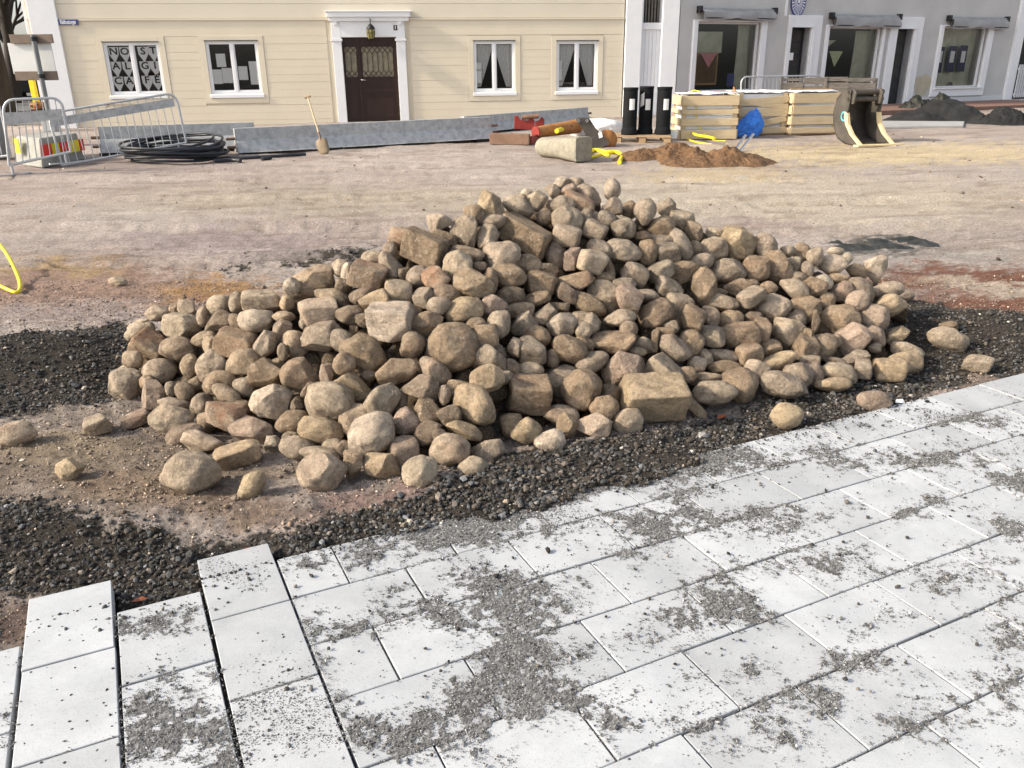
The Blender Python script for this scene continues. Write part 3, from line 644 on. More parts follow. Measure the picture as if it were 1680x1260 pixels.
STONES = """
A 445 415 230 140 10 r p|A 270 525 200 90 25 r p|A 590 375 100 90 0 a|A 700 355 200 150 -30 a p|A 660 525 310 230 -5 s p|A 285 590 270 170 28 r p|A 370 730 300 290 -35 b o L the leaning squared stone at the left end
A 215 835 190 160 -30 r|A 860 440 110 190 0 r p|A 1010 335 225 180 22 r p|A 1165 310 130 190 0 r p|A 1395 300 340 210 -3 s p L the broad pale block on the left crest|A 1030 480 330 180 22 a d L the dark ridged stone near the left crest
A 1340 490 310 200 0 r w|A 1165 490 120 160 50 r|A 870 650 230 140 10 r|A 925 700 170 160 0 a|A 635 740 320 220 -8 r L the warm oval stone on the left slope|A 1160 690 350 270 -12 b n L the flat-faced brown block on the left slope
A 1430 710 180 270 -22 a g|A 1575 610 200 270 -20 a k|A 1600 450 200 110 0 r|A 735 895 160 210 -10 r|A 945 910 270 330 0 r p L the egg-shaped stone standing on its point|A 1230 870 330 230 20 a|A 1590 770 90 160 0 r
A 1535 880 120 110 0 r|A 460 950 290 220 15 r p|A 130 985 230 150 30 r p|A 150 1075 290 310 0 r g L the big grey stone at the heap's far left foot|A 1010 1050 300 220 28 r n|A 1440 965 310 265 -10 a n
A 1240 1080 210 190 -20 r g|A 790 1060 120 140 0 a|B 400 160 250 290 30 a k L the upright pinkish wedge at the left foot|A 570 1110 120 140 0 r g|A 690 1140 180 190 0 r d|A 1080 1160 290 140 -22 r|A 340 1050 110 130 0 r o
B 850 260 200 230 -10 r g|B 585 240 300 110 -10 r g|B 570 390 390 290 -5 r g L the smooth greenish-grey stone at the left foot|B 250 375 240 160 12 s k|B 890 400 190 210 -30 r|B 1070 345 340 240 -20 a o|B 1190 250 230 120 -20 a
B 1490 230 380 320 6 a w L the pale flat-topped wedge low on the left|B 690 525 330 180 15 r k|B 860 600 360 200 -15 a p|B 1290 470 440 230 -15 a k L the long rough ledge-like stone low on the left|B 750 870 510 385 8 r p L the huge rounded pale boulder at the lower left
B 1160 710 430 230 12 s y L the yellowish slab-sided stone at the lower left|B 1515 610 160 150 0 a w|B 1305 990 300 210 48 r y|B 1640 555 90 90 0 r d
C 1215 180 220 200 -10 r o|C 1440 275 400 330 -18 b n L the big squared brown block high on the left|E 125 450 250 190 0 a w L the bright broken stone on the left shoulder|E 165 590 230 130 -28 f n|C 1120 270 130 130 0 r g|C 960 350 200 120 0 r p
C 1110 420 220 260 20 a g|C 665 450 150 170 0 r p|C 730 540 120 270 0 r w|C 915 520 310 270 -15 b o L the block with a rusty orange face|C 405 600 470 270 27 a o L the long stone with a bright orange underside|C 215 610 150 150 0 r w|C 165 770 130 130 0 r y
C 590 715 320 165 -15 r|C 690 600 140 130 0 a d|C 860 715 225 150 10 r d|C 1250 490 140 120 30 a d|C 1380 520 225 190 50 r g|C 1530 540 210 230 35 a o|E 280 855 265 270 0 r p|C 1200 670 280 240 -20 s p|C 980 755 260 180 18 a y
C 465 845 360 250 8 s p L the pale blocky stone at mid-height on the left|C 325 950 80 130 0 r p|C 750 880 260 170 8 r d|C 870 930 140 130 0 r d|C 1130 930 410 380 0 b w L the large eight-sided pale boulder|C 1335 860 160 150 0 r d|C 1430 725 190 210 15 b g
F 110 180 215 180 25 r g|C 1470 960 280 230 42 a n|C 240 1150 260 250 0 r|C 490 1085 400 260 15 a g|C 680 1115 200 230 45 r g|D 880 120 450 340 -28 r n L the large flat-faced oval boulder left of centre|C 1330 1150 230 240 0 r d
D 310 310 360 310 -12 a n L the big brown pointed stone left of centre|D 540 310 140 210 0 a k|D 700 210 200 200 -20 r n|D 800 430 410 250 -28 a y|D 570 560 460 370 -18 r p L the huge pale domed boulder low on the left|D 385 460 160 150 30 a d
D 1190 270 360 240 28 a n L the brown heart-shaped flat stone|D 1520 270 310 200 -45 r g|D 1410 430 320 240 0 a d|D 1050 550 350 250 55 a g|D 1230 520 100 200 0 r g|D 220 740 310 210 18 r n|D 260 580 120 130 0 a d|D 480 820 410 250 -15 r y L the long oval stone in the lower left
D 780 740 270 320 0 a|D 945 850 405 385 0 r w L the nearly round pale boulder at the front|D 1270 745 260 270 -10 r k|D 1465 640 270 210 -40 a n|D 1450 830 210 250 -30 a d|D 930 315 160 120 0 r d|D 210 885 160 110 0 r d|D 270 980 310 200 -12 r g
D 590 960 170 140 15 r p|D 690 990 140 160 0 a d|D 470 1040 350 140 -12 r p|D 500 1205 430 350 0 r p L the big lumpy boulder at the very front|D 785 1140 180 270 0 a n L the small brown pyramid at the front|D 1040 1145 340 260 -15 a y L the broken stone with a yellow facet
D 1240 1020 290 290 0 s k|D 1390 1200 300 320 -25 r p
E 345 540 240 330 -12 a g L the tall shield-shaped stone near the top left|E 440 385 185 190 0 r n|E 580 295 260 290 0 a y L the yellow pointed stone on the crest|E 840 305 290 165 -28 r g|E 1020 245 185 195 0 a p|E 870 235 160 90 -30 a g|E 920 190 100 100 0 r w|E 1160 165 150 140 0 a g
E 1235 90 160 130 15 a w L the topmost pale stone of the heap|E 1370 85 140 100 -10 r g|E 1300 150 160 90 30 r k|E 1235 285 250 155 -8 r g|E 1475 200 270 190 -28 r g|E 1400 275 300 190 -28 s o|E 1085 400 145 150 0 r d|E 1290 425 290 240 -20 r g|E 1285 570 250 205 -8 s p
E 1460 405 110 190 -10 a g|E 1550 520 210 200 -25 b g|E 1535 385 80 90 0 r g|E 620 440 240 130 10 r g|E 560 590 190 240 -10 a g L the speckled stone beside the largest top block|E 905 570 480 320 -27 b n L the big rectangular block high in the heap
E 370 745 310 150 -10 r d|E 685 765 330 300 -8 r p L the smooth cream egg-shaped stone|E 925 835 240 180 -18 r|E 480 860 140 100 0 r d|E 420 1015 370 270 -10 a y L the big golden faceted stone|E 590 1000 130 260 0 r n|E 775 940 270 225 0 r n|E 1110 890 200 130 -28 a y
E 1190 765 190 275 0 r k|E 1340 785 160 220 0 b k|E 1520 805 250 235 -25 s p|E 1060 1012 300 215 -10 s n|E 1365 985 310 200 -12 a n|H 135 695 240 160 -25 r g|E 1285 1100 240 150 -25 a d|E 185 1110 260 170 -15 r d|E 770 1130 260 190 -5 r d|E 1005 1160 260 140 10 a n
F 338 215 345 225 18 r y L the yellowish oval stone in the middle left|F 600 200 210 220 -30 a k|F 240 565 490 450 0 r n L the largest rounded boulder left of centre|F 850 225 275 145 5 r|F 895 340 250 205 8 a g L the chipped grey stone in the middle|F 662 345 205 255 -12 r g
F 550 460 200 220 10 s n|F 460 355 190 140 0 r d|F 1100 270 230 230 -25 a g|F 1200 195 215 110 -5 a d|F 1480 172 350 180 -27 r n L the smooth brown cigar-shaped stone|F 1250 360 275 225 0 a w L the pale three-cornered stone in the centre|F 1445 400 150 150 0 r g
F 1460 335 280 190 -15 r g|F 1308 570 320 220 -22 r n L the speckled oval stone in the centre|F 1450 530 190 140 -40 r n|F 1010 465 250 200 -10 r n|F 968 600 270 265 -12 s g L the soft-cornered grey cube in the centre|F 805 560 130 180 0 a g
F 950 762 240 130 0 r p|F 650 600 180 140 -30 r g|F 590 680 310 240 -25 a g|F 545 855 330 250 32 a y L the broken yellow stone pointing down|F 710 835 160 130 0 r g|F 770 735 170 140 0 r d|F 942 990 385 370 0 b n L the big upright cube in the lower centre|F 1155 665 130 170 0 r d
F 1520 690 300 185 18 r g|F 1240 860 320 300 30 a g|F 1430 955 360 370 20 r n L the big brown shield-like boulder right of the cube|F 435 1090 430 320 -52 r y L the large tilted egg-shaped boulder at the front|F 260 945 240 180 20 a y|F 165 1000 110 180 0 r g
G 210 350 220 210 0 a d|G 785 440 210 225 10 r n|G 912 490 270 220 22 r y|G 1130 585 275 210 8 r w L the whitish bean-shaped stone at the front|G 1295 455 195 240 -10 a n|G 1240 350 320 200 -10 r g|G 1540 450 320 230 18 a p L the grey stone with a pale top facet at the front
G 215 655 345 275 -5 r p L the smooth round grey-cream stone at the front|G 345 482 330 150 -18 a y|G 565 670 300 190 12 a g|G 430 825 270 200 0 r p L the pale dome half sunk in the gravel|G 115 525 130 110 0 r d
H 250 140 150 200 0 r w L the upright cream stone on the top right crest|H 230 305 210 160 10 a g|H 400 335 150 170 0 r n|H 190 420 185 150 -10 r g|H 350 510 215 190 0 r g|H 330 425 140 80 0 r g|H 550 350 195 240 -8 r g L the tall rounded stone on the right crest|H 740 310 190 150 38 a g
H 880 420 260 190 -28 a p L the pale jutting wedge on the right crest|H 705 485 235 200 -8 r n|H 1000 540 160 200 0 a d|H 530 572 150 85 0 r n|H 348 710 330 210 -15 r g|H 870 660 310 170 -62 r g|H 690 630 260 140 0 r g|H 765 725 215 190 0 b g L the small neat cube in the upper right
H 570 725 190 230 0 r n|H 460 920 240 210 -32 s g|H 690 900 240 190 18 s g|H 880 920 305 220 -12 a n L the brown wedge with a flat nose in the upper right|H 1170 688 270 210 -5 r p|H 1395 640 320 290 -15 a y L the big yellow-brown rugged stone on the right shoulder
H 1060 812 250 150 22 r g|H 1308 895 315 215 -3 r g L the smooth dark-grey loaf-shaped stone|H 1570 880 275 255 0 r n L the smooth ochre-brown stone beside the grey loaf|H 1083 1040 210 340 5 a n L the tall knobbly stone right of centre|H 170 960 210 110 -15 r n|H 360 1015 210 130 0 a g
H 190 1120 350 240 -35 r g L the big ribbed oval stone right of centre|H 400 1150 280 230 -45 a k|H 555 1115 260 120 -15 r g|H 770 1050 260 190 -38 s g|H 225 885 90 190 15 a n|H 1440 1060 320 180 5 a n|H 1530 1130 250 180 18 s g|H 1265 1175 280 150 -8 a g|H 1235 1095 140 80 0 r n
H 1190 550 160 120 0 r p|H 1010 690 130 150 0 r d
I 650 255 310 300 0 r n L the large rounded ochre boulder right of centre|I 860 205 240 300 -8 s g|I 320 290 285 150 14 r p L the light flattened rough stone right of centre|I 1000 290 220 250 0 a n|I 1150 275 140 190 0 s k|I 1335 310 240 190 35 r n|I 240 510 410 210 5 a n L the long speckled stone right of centre
I 540 545 160 150 -30 r g|I 360 755 400 310 0 a k L the big grey-topped stone with a pink underside|I 480 600 160 90 -10 r g|I 735 425 190 100 0 b n|I 645 500 90 210 0 s n|I 825 572 310 215 -22 a g L the pale wedge above the flat slab|I 970 525 230 240 0 r n|I 1150 460 260 220 12 s g
I 1430 450 320 235 12 s n L the dark-brown rounded block on the right slope|I 1615 410 190 250 0 s n|I 715 785 340 290 -35 b g L the large flat slab right of the lower cube|I 1100 665 150 180 0 a g|I 1260 645 290 140 -15 r g|I 1020 720 170 150 -20 r g|I 920 815 200 150 0 r n|I 1265 740 300 120 0 r n
I 1095 855 315 130 8 r o|I 1190 980 385 215 -3 r g L the smooth grey dome on the right of the foot|I 1415 890 330 300 -35 r n L the big brown rounded stone on the right foot|I 1505 620 240 200 8 s n|I 1570 790 240 230 0 a p|I 625 1020 590 470 -5 b y L the enormous rough block at the front right
I 1000 1110 280 110 -45 f n L the thin shard leaning on the enormous block|I 175 1120 260 230 0 r n|I 230 1000 210 200 0 r d|I 390 1250 270 250 0 r p|I 790 370 130 110 0 a g|I 1545 285 170 110 0 r d|I 400 400 160 160 0 r d|I 50 340 140 190 0 r g
J 190 190 240 220 -35 r g|J 305 390 320 220 -68 r n L the tall brown boulder on the right crest|J 535 255 150 190 0 r n|J 410 240 140 110 0 r g|J 655 285 140 160 0 r p|J 470 365 130 150 10 s g|J 585 400 115 140 0 r g|J 810 358 295 180 -3 r w L the pale pitted stone on the right crest
J 845 238 150 80 0 r w|J 940 305 100 110 0 r w|J 1035 415 190 120 -10 r n|J 1210 410 220 210 25 a w L the pale cornered stone at the right end of the crest|J 500 480 200 110 -15 r g|J 465 580 280 170 -28 r p|J 640 580 220 190 -25 a n|J 728 525 180 140 -10 r w|J 865 485 180 90 0 r y
J 900 612 220 190 10 r k|J 1070 590 300 200 -45 r g|J 1040 695 200 180 0 r k|J 1310 600 290 160 5 r p|J 1350 732 270 200 8 r y L the yellowish round stone at the right end|J 755 700 150 180 0 r n|J 60 545 150 100 0 r g|J 230 575 160 120 -15 r n
J 280 760 325 255 0 r p L the big pale bun-shaped stone on the right slope|J 565 770 270 270 -25 a n|J 665 880 80 210 0 f n|J 500 850 160 130 -35 r g|J 870 860 350 290 -5 a n L the big brown saddle-shaped stone on the right|J 1190 860 305 270 0 r k L the smooth pinkish-grey boulder at the right end
J 420 990 300 330 12 a p L the large smooth-faced stone in the lower right
K 730 390 235 240 0 r d|K 1005 320 310 300 0 a k L the dome-shaped brown stone near the right end|K 1210 290 210 170 -30 r k|K 1205 395 130 90 0 r p|K 1410 290 220 150 35 a y|K 850 330 110 130 0 a k|K 575 400 210 260 -18 b n|K 240 410 200 190 0 s n
K 320 515 310 150 30 s y L the squared long stone leaning at the right foot|K 370 740 430 230 -15 r g L the big loaf-like stone at the right foot|K 500 640 260 230 -35 r g|K 640 630 170 230 20 r k|K 870 620 340 180 -18 r p L the long pale stone low on the right|K 825 732 315 135 0 r y
K 870 530 260 90 -15 r g|K 1020 490 240 150 10 a g|K 1105 590 160 190 5 s g|K 1500 430 290 150 -20 r p|K 1480 530 300 200 0 r y|K 1340 597 250 215 0 b y L the pale cube at the right foot|K 600 270 100 110 0 a n|K 610 512 190 110 0 b g
"""
LOOSE = """
K 1190 882 285 180 -12 r k;knobbly pinkish-brown stone lying alone by the paving edge
K 395 1025 280 240 0 r y;yellow round stone lying alone on the dark gravel beside the paving
Z 1480 487 34 22 0 r g;small grey stone poking out behind the gravel bank at the right end
Z 1556 557 66 36 -15 r p;low lumpy pale stone half buried in the dark gravel bank, right of the heap
Z 1557 536 32 18 0 r n;small round stone resting behind the low lumpy one on the gravel bank
Z 1605 597 47 30 0 s g;flat-topped grey stone farthest to the right beside the paving
Z 27 712 60 39 8 r p;pale rounded stone cut by the left edge of the photo
Z 157 698 52 38 0 a g;greyish domed stone lying alone left of the heap
Z 112 770 44 36 12 a y;small yellowish angular stone lying alone at the lower left
Z 193 463 29 17 0 r p;small pale stone lying alone on the bare soil behind the left gravel bank
Z 384 818 8 9 0 a w;white stone chip lying in front of the small oval stone
"""
def parse(txt):
    out = []
    for ln in txt.strip().split('\n'):
        for e in (ln.split('|') if ';' not in ln else [ln]):
            lab = None
            if ';' in e: e, lab = e.split(';')
            lm = None
            if ' L ' in e: e, lm = e.split(' L ')
            t = e.split(); x0, y0 = TILE[t[0]]; k = 5.6 if t[0] != 'Z' else 1.0
            out.append(dict(x=x0 + float(t[1]) / k, y=y0 + float(t[2]) / k, w=float(t[3]) / k, h=float(t[4]) / k, a=float(t[5]), k=t[6], t=t[7] if len(t) > 7 else '', lm=lm, lab=lab))
    return out
stones = parse(STONES); nheap = len(stones); stones += parse(LOOSE)
for i, s in enumerate(stones):
    d = ray(s['x'], s['y']); hw = lambda t: .42 * max(s['h'], 6) / F * t
    t = 2.0
    while t < 14:
        p = d * t; z = CH + p[2]
        hz = SL * (p[1] - foot(p[0])) if i < nheap else -1
        if z < max(hz, hw(t) + (float(yard_z(np.array([p[0]]), np.array([p[1]]), False)[0]) if i >= nheap else 0)): break
        t += .004
    s['t0'] = s['t'+'0'] = t; s['d'] = d; s['T'] = t
    a = math.radians(s['a']); W, Hh = s['w'] / F * t * 1.085, s['h'] / F * t * 1.085; s['W'], s['H'] = W, Hh
    s['D'] = (.62 * min(W, Hh) + .30 * max(W, Hh)) if s['k'] != 'f' else .45 * min(W, Hh)
    s['r'] = (W * Hh * s['D']) ** (1 / 3) / 2
# settle: neighbours that would run into each other slide apart towards and away from the viewer's side of the slope
Dd = np.array([s['d'] for s in stones]); T = np.array([s['T'] for s in stones]); R = np.array([s['r'] for s in stones]); T0 = T.copy()
for it in range(40):
    P = Dd * T[:, None]; df = P[:, None] - P[None]; ds = np.sqrt((df ** 2).sum(-1)) + 1e-6
    ov = .90 * (R[:, None] + R[None]) - ds; np.fill_diagonal(ov, 0); ov = np.maximum(ov, 0)
    # the one lower in the picture is the nearer one
    yy = np.array([s['y'] for s in stones]); sg = np.sign(T[:, None] - T[None]); tie = np.sign(yy[None] - yy[:, None]); sg = np.where(np.abs(T[:, None] - T[None]) < .03, tie, sg)
    T += np.clip((ov * sg).sum(1) * .12, -.012, .012); T = np.clip(T, T0 - .11, T0 + .13)
SIZES = [(.10, 'small'), (.155, 'middling'), (.21, 'large'), (9, 'very large')]
SH = {'r': 'rounded', 'a': 'angular', 'b': 'squared', 's': 'soft-cornered', 'f': 'flat'}
TN = {'': 'brown', 'p': 'pale', 'g': 'grey', 'd': 'dark', 'y': 'yellowish', 'o': 'orange-stained', 'n': 'deep brown', 'k': 'pinkish', 'w': 'whitish'}
lms = [s for s in stones if s['lm']]
seen = {}
def dirword(dx, dy):
    a = math.degrees(math.atan2(-dy, dx)) % 360
    return ['right of', 'above and right of', 'above', 'above and left of', 'left of', 'below and left of', 'below', 'below and right of'][int((a + 22.5) // 45) % 8]
def describe(s):
    if s['lab']: return s['lab']
    if s['lm']: return s['lm'][4:] if s['lm'].startswith('the ') else s['lm']
    asp = max(s['w'], s['h']) / min(s['w'], s['h'])
    sz = next(n for v, n in SIZES if (s['W'] * s['H']) ** .5 < v)
    shp = ('oval' if asp > 1.35 else 'rounded') if s['k'] == 'r' else SH[s['k']]
    base = f"{sz} {TN[s['t_']]} {shp} stone"
    s['lm'] = None
    c = sorted(lms, key=lambda l: math.hypot(l['x'] - s['x'], (l['y'] - s['y']) * 1.0) - .0 * l['w'])
    for l in c[:4]:
        dw = dirword(s['x'] - l['x'], s['y'] - l['y']); t = f"{base} {dw} {l['lm']}"
        if t not in seen and len(t.split()) <= 16: seen[t] = 1; return t
    l = c[0]; dw = dirword(s['x'] - l['x'], s['y'] - l['y'])
    for q in ('farther ', 'farthest '):
        t = f"{base} {q}{dw} {l['lm']}"
        while len(t.split()) > 16: t = t.split(' ', 1)[1]
        if t not in seen: seen[t] = 1; return t
    return t
heaprnd = np.random.RandomState(5)
for i, s in enumerate(stones):
    s['t_'] = s['t']  if isinstance(s['t'], str) else ''
    big = s['W'] * s['H'] > .026
    V, Fc = stoneshape(s['k'], 5 if big else 4, heaprnd)
    a = math.radians(s['a']); ex = math.cos(a) * RT + math.sin(a) * UP; ey = -math.sin(a) * RT + math.cos(a) * UP; ez = -FWD
    if s['k'] in 'bs':
        # blocks show a top and a front face: turn them about their own long axis and a little about the vertical
        Rl = np.array(Matrix.Rotation(math.radians(-60 + heaprnd.uniform(-12, 10)), 3, 'X') @ Matrix.Rotation(math.radians(heaprnd.choice([-1, 1]) * (heaprnd.uniform(4, 15) if s['lm'] else heaprnd.uniform(8, 28))), 3, 'Z'))
    else:
        Rl = np.array(Matrix.Rotation(heaprnd.uniform(-.5, .5), 3, 'Y'))
    asp = s['W'] / s['H']
    if s['k'] in 'bs': V = V * np.array([asp ** .8 if asp > 1 else asp, .95, .85])
    V = V @ Rl.T
    mn, mx = V.min(0), V.max(0); V = (V - (mn + mx) / 2) / (mx - mn)
    V = V * np.array([s['W'], s['H'], s['D'] * (1.15 if s['k'] in 'bs' else 1)])
    V = V[:, :1] * ex + V[:, 1:2] * ey + V[:, 2:] * ez
    c = Dd[i] * T[i] + np.array([0, 0, CH])
    o = fastmesh('fieldstone', V, Fc, M['stone'], True, loc=Vector(c))
    tn = np.array(TONE[s['t_']]) * heaprnd.uniform(.88, 1.12) * heaprnd.uniform(.985, 1.015, 3)
    tn = (tn * .78 + np.array(TONE['']) * .22) * np.array([1.05, 1.035, 1.06])
    o.color = (*tn, .55 if s['t_'] == 'o' else (.85 if heaprnd.rand() < .12 else 1.0))
    s['c'] = c; s['o'] = o
for s in stones:
    tag(s['o'], describe(s), 'stone', 'fieldstones of the heap' if s['lab'] is None else 'single stones lying off the heap')
    if s['t_'] == 'o': pass
# stones deeper in and at the back of the heap: only glimpsed through the gaps
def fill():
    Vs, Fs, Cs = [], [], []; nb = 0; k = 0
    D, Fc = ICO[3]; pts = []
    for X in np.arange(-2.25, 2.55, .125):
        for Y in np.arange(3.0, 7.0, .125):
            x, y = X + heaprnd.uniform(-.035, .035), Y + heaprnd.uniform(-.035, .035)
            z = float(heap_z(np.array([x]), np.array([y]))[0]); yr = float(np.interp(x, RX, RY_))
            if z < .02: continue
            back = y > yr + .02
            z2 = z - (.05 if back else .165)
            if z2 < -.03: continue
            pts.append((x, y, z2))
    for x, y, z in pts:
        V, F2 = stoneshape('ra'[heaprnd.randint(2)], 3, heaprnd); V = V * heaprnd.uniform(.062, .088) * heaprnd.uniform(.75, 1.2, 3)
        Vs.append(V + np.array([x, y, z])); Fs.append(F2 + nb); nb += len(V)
    o = fastmesh('inner_stones', np.concatenate(Vs), np.concatenate(Fs), M['stone'], True); o.color = (.15, .115, .08, 1)  # colour darkened to paint deep shade into the gaps
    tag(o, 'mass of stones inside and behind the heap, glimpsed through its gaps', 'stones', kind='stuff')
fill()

# ================================================================== THE CREAM HOUSE
PY_ = Plane((0, 24.6, 0), 8.0)
def at(pl, x, y): return pl.at(x, y)
def house():
    pl = PY_; h = empty('cream_house', pl.w(-2, .2, 0), 'cream painted timber house with white door surround and four ground floor windows', 'house')
    uL = pl.at(58, 100)[0]; uR = pl.at(1022, 100)[0]; zb = .12
    wins = []
    for x0, x1, y0, y1, ys in ((175, 266, 69, 155, 162), (341.5, 426.5, 67, 153, 160.5), (777.5, 845, 67, 150, 157), (913, 980, 67, 148, 155)):
        xm = (x0 + x1) / 2
        wins.append((pl.at(x0, 112)[0], pl.at(x1, 112)[0], pl.at(xm, y1)[1], pl.at(xm, y0)[1], pl.at(xm, ys)[1]))
    du0, du1, dz1 = pl.at(565, 130)[0], pl.at(653.5, 130)[0], pl.at(609, 61)[1]; dz0 = pl.at(609, 199)[1]
    holes = [(a, b, c, d) for a, b, c, d, e in wins] + [(du0, du1, zb, dz1)]
    holes.sort(); ztop = 9.0; D0, D1 = -.28, -.03
    wall = MB(); zlo, zhi = min(q[2] for q in holes[:-1]), 0
    u = uL
    for a, b, c, d in holes:
        wall.pbox(pl, u, a, zb, ztop, D0, D1); wall.pbox(pl, a, b, d, ztop, D0, D1)
        if c > zb + .05: wall.pbox(pl, a, b, zb, c, D0, D1)
        u = b
    wall.pbox(pl, u, uR, zb, ztop, D0, D1)
    # side and back
    wall.pbox(pl, uL, uL + .25, zb, ztop, -9, D0); wall.pbox(pl, uR - .25, uR, zb, ztop, -9, D0); wall.pbox(pl, uL, uR, zb, ztop, -9.2, -9)
    wall.build('wall', M['cream'], h)
    MB().pbox(pl, uL, uR, zb - .5, zb + .02, -9, .005).build('plinth', M['plinth'], h)
    rf = MB(); rf.add([pl.w(uL - .4, ztop, .5), pl.w(uR + .4, ztop, .5), pl.w(uR + .4, ztop + 3, -4.5), pl.w(uL - .4, ztop + 3, -4.5), pl.w(uL - .4, ztop, -9.5), pl.w(uR + .4, ztop, -9.5)], [(0, 1, 2, 3), (3, 2, 5, 4)])
    rf.build('roof', M['rust2'], h)
    # upper cladding: wide smooth boards above the ledge
    zl = pl.at(500, 33)[1]
    MB().pbox(pl, uL, uR, zl, zl + .05, D1, .035).build('ledge', M['creamlt'], h)
    zz = zl + .05
    for k in range(5):
        hb = .34 if k < 3 else 1.6
        MB().pbox(pl, uL + .004, uR - .004, zz + .006, zz + hb, D1, .0).build('upper_board', M['creamlt'], h, bevel=.006); zz += hb
        if zz > ztop - .5: break
    # clapboards below
    nb = 14; dzb = (zl - (zb + .03)) / nb
    cas = [(a - .16, b + .16, e - .14, d + .13) for a, b, c, d, e in wins] + [(du0 - .38, du1 + .38, zb, dz1 + .5)]
    for k in range(nb):
        z0 = zb + .03 + k * dzb; z1 = z0 + dzb; segs = [(uL, uR)]
        for a, b, c, d in cas:
            if z1 > c + .05 and z0 < d - .05:
                ns = []
                for p, q in segs:
                    if a > p and b < q: ns += [(p, a), (b, q)]
                    else: ns.append((p, q))
                segs = ns
        for p, q in segs:
            off = rnd.uniform(-.002, .002)
            m = MB(); v = [pl.w(p + .002, z0 + .0008, .0025 + off), pl.w(q - .002, z0 + .0008, .0025 + off), pl.w(q - .002, z0 + .0012, D1), pl.w(p + .002, z0 + .0012, D1), pl.w(p + .002, z1 - .0006, .001 + off), pl.w(q - .002, z1 - .0006, .001 + off), pl.w(q - .002, z1 - .0012, D1), pl.w(p + .002, z1 - .0012, D1)]
            m.hexa(v).build('clapboard', M['cream'], h, bevel=.0025)
    # casings round the windows in the wall colour
    for (a, b, c, d, e), (A0, B0, C0, D0_) in zip(wins, cas):
        m = MB(); m.pbox(pl, A0 + .004, a, C0, D0_, D1, .012); m.pbox(pl, b, B0 - .004, C0, D0_, D1, .012); m.pbox(pl, a, b, d, D0_, D1, .0125); m.pbox(pl, a, b, C0, e - .01, D1, .0125)
        m.build('window_casing', M['cream'], h, bevel=.004)
    # windows
    for i, (a, b, c, d, e) in enumerate(wins):
        w_ = MB(); fr = .05; mid = (a + b) / 2; n0, n1 = -.12, -.055
        w_.pbox(pl, a, a + fr, c, d, n0, -.02).pbox(pl, b - fr, b, c, d, n0, -.02).pbox(pl, a + fr, b - fr, d - fr, d, n0, -.02).pbox(pl, a + fr, b - fr, c, c + fr, n0, -.02)
        wf = w_.build('window', M['white'], h, bevel=.004)
        MB().pbox(pl, mid - .035, mid + .035, c + fr, d - fr, n0, -.015).build('mullion', M['white'], wf)
        m = MB()
        for p, q in ((a + fr, mid - .035), (mid + .035, b - fr)):
            s_ = .03; m = MB(); m.pbox(pl, p, p + s_, c + fr, d - fr, n0, -.035).pbox(pl, q - s_, q, c + fr, d - fr, n0, -.035).pbox(pl, p + s_, q - s_, d - fr - s_, d - fr, n0, -.035).pbox(pl, p + s_, q - s_, c + fr, c + fr + s_, n0, -.035)
            m.build('sash', M['white'], wf)
            MB().add([pl.w(p + s_, c + fr + s_, -.09), pl.w(q - s_, c + fr + s_, -.09), pl.w(q - s_, d - fr - s_, -.09), pl.w(p + s_, d - fr - s_, -.09)], [(0, 1, 2, 3)]).build('pane', M['glass'], wf)
        ms = MB(); ms.hexa([pl.w(a - .04, e, .045), pl.w(b + .04, e, .045), pl.w(b + .04, e, D1), pl.w(a - .04, e, D1), pl.w(a - .04, c - .035, .045), pl.w(b + .04, c - .035, .045), pl.w(b + .04, c - .004, D1), pl.w(a - .04, c - .004, D1)])
        ms.build('sill', M['white'], wf, bevel=.004)
        MB().pbox(pl, a - .02, b + .02, d, d + .015, -.02, .035).build('lintel_shadow', M['iron'], wf)  # black strip drawn in for the lintel's shadow above the window
        # the room behind: open box
        rm = MB(); A_, B_, C_, D_ = a - .5, b + .5, c - .6, d + .4
        P = [pl.w(u, z, n) for n in (D0 - .005, -2.2) for u, z in ((A_, C_), (B_, C_), (B_, D_), (A_, D_))]
        rm.add(P, [(4, 5, 6, 7), (0, 4, 7, 3), (1, 2, 6, 5), (0, 1, 5, 4), (3, 7, 6, 2)]); rm.build('room', M['interior'], wf)
        if i >= 2:   # tied-back lace curtains
            for sgn, p, q in ((1, a + .07, mid), (-1, mid, b - .06)):
                cm = MB(); nx, nz = 22, 16; ztp, zbt = d - .09, c + .12; vs = []
                for j in range(nz + 1):
                    t = j / nz; wl = 1.0 - .72 * t ** 1.1
                    for k in range(nx + 1):
                        f = k / nx
                        if sgn == 1: uu = p + (q - p) * wl * f * .95
                        else: uu = p + (q - p) * (.02 + (.98 - .0) * (1 - wl) * .92) + (q - p) * .95 * wl * f * 1.0
                        vs.append(pl.w(uu, ztp + (zbt - ztp) * t, -.2 + .018 * math.sin(f * 40) ))
                fs = [(j * (nx + 1) + k, j * (nx + 1) + k + 1, (j + 1) * (nx + 1) + k + 1, (j + 1) * (nx + 1) + k) for j in range(nz) for k in range(nx)]
                cm.add(vs, fs, True).build('curtain', M['curtain'], wf)
        rowsy = []
    # paper notices taped inside
    def note(i, x, y, wpx, hpx, nm='notice', m_='paper', lab=None, cat='notice', n=-.075):
        u_, z_ = pl.at(x, y); s_ = (pl.w(u_, z_) - Vector((0, 0, CH))).length / F
        o = MB().pbox(pl, u_ - wpx * s_ * .44, u_ + wpx * s_ * .44, z_ - hpx * s_ * .45, z_ + hpx * s_ * .45, n - .018, n - .016)
        o = o.build(nm, M[m_]); tag(o, lab, cat, 'papers in the house windows'); return o
    note(1, 361.5, 99, 15, 20, lab='upper white notice in the left sash of the second house window')
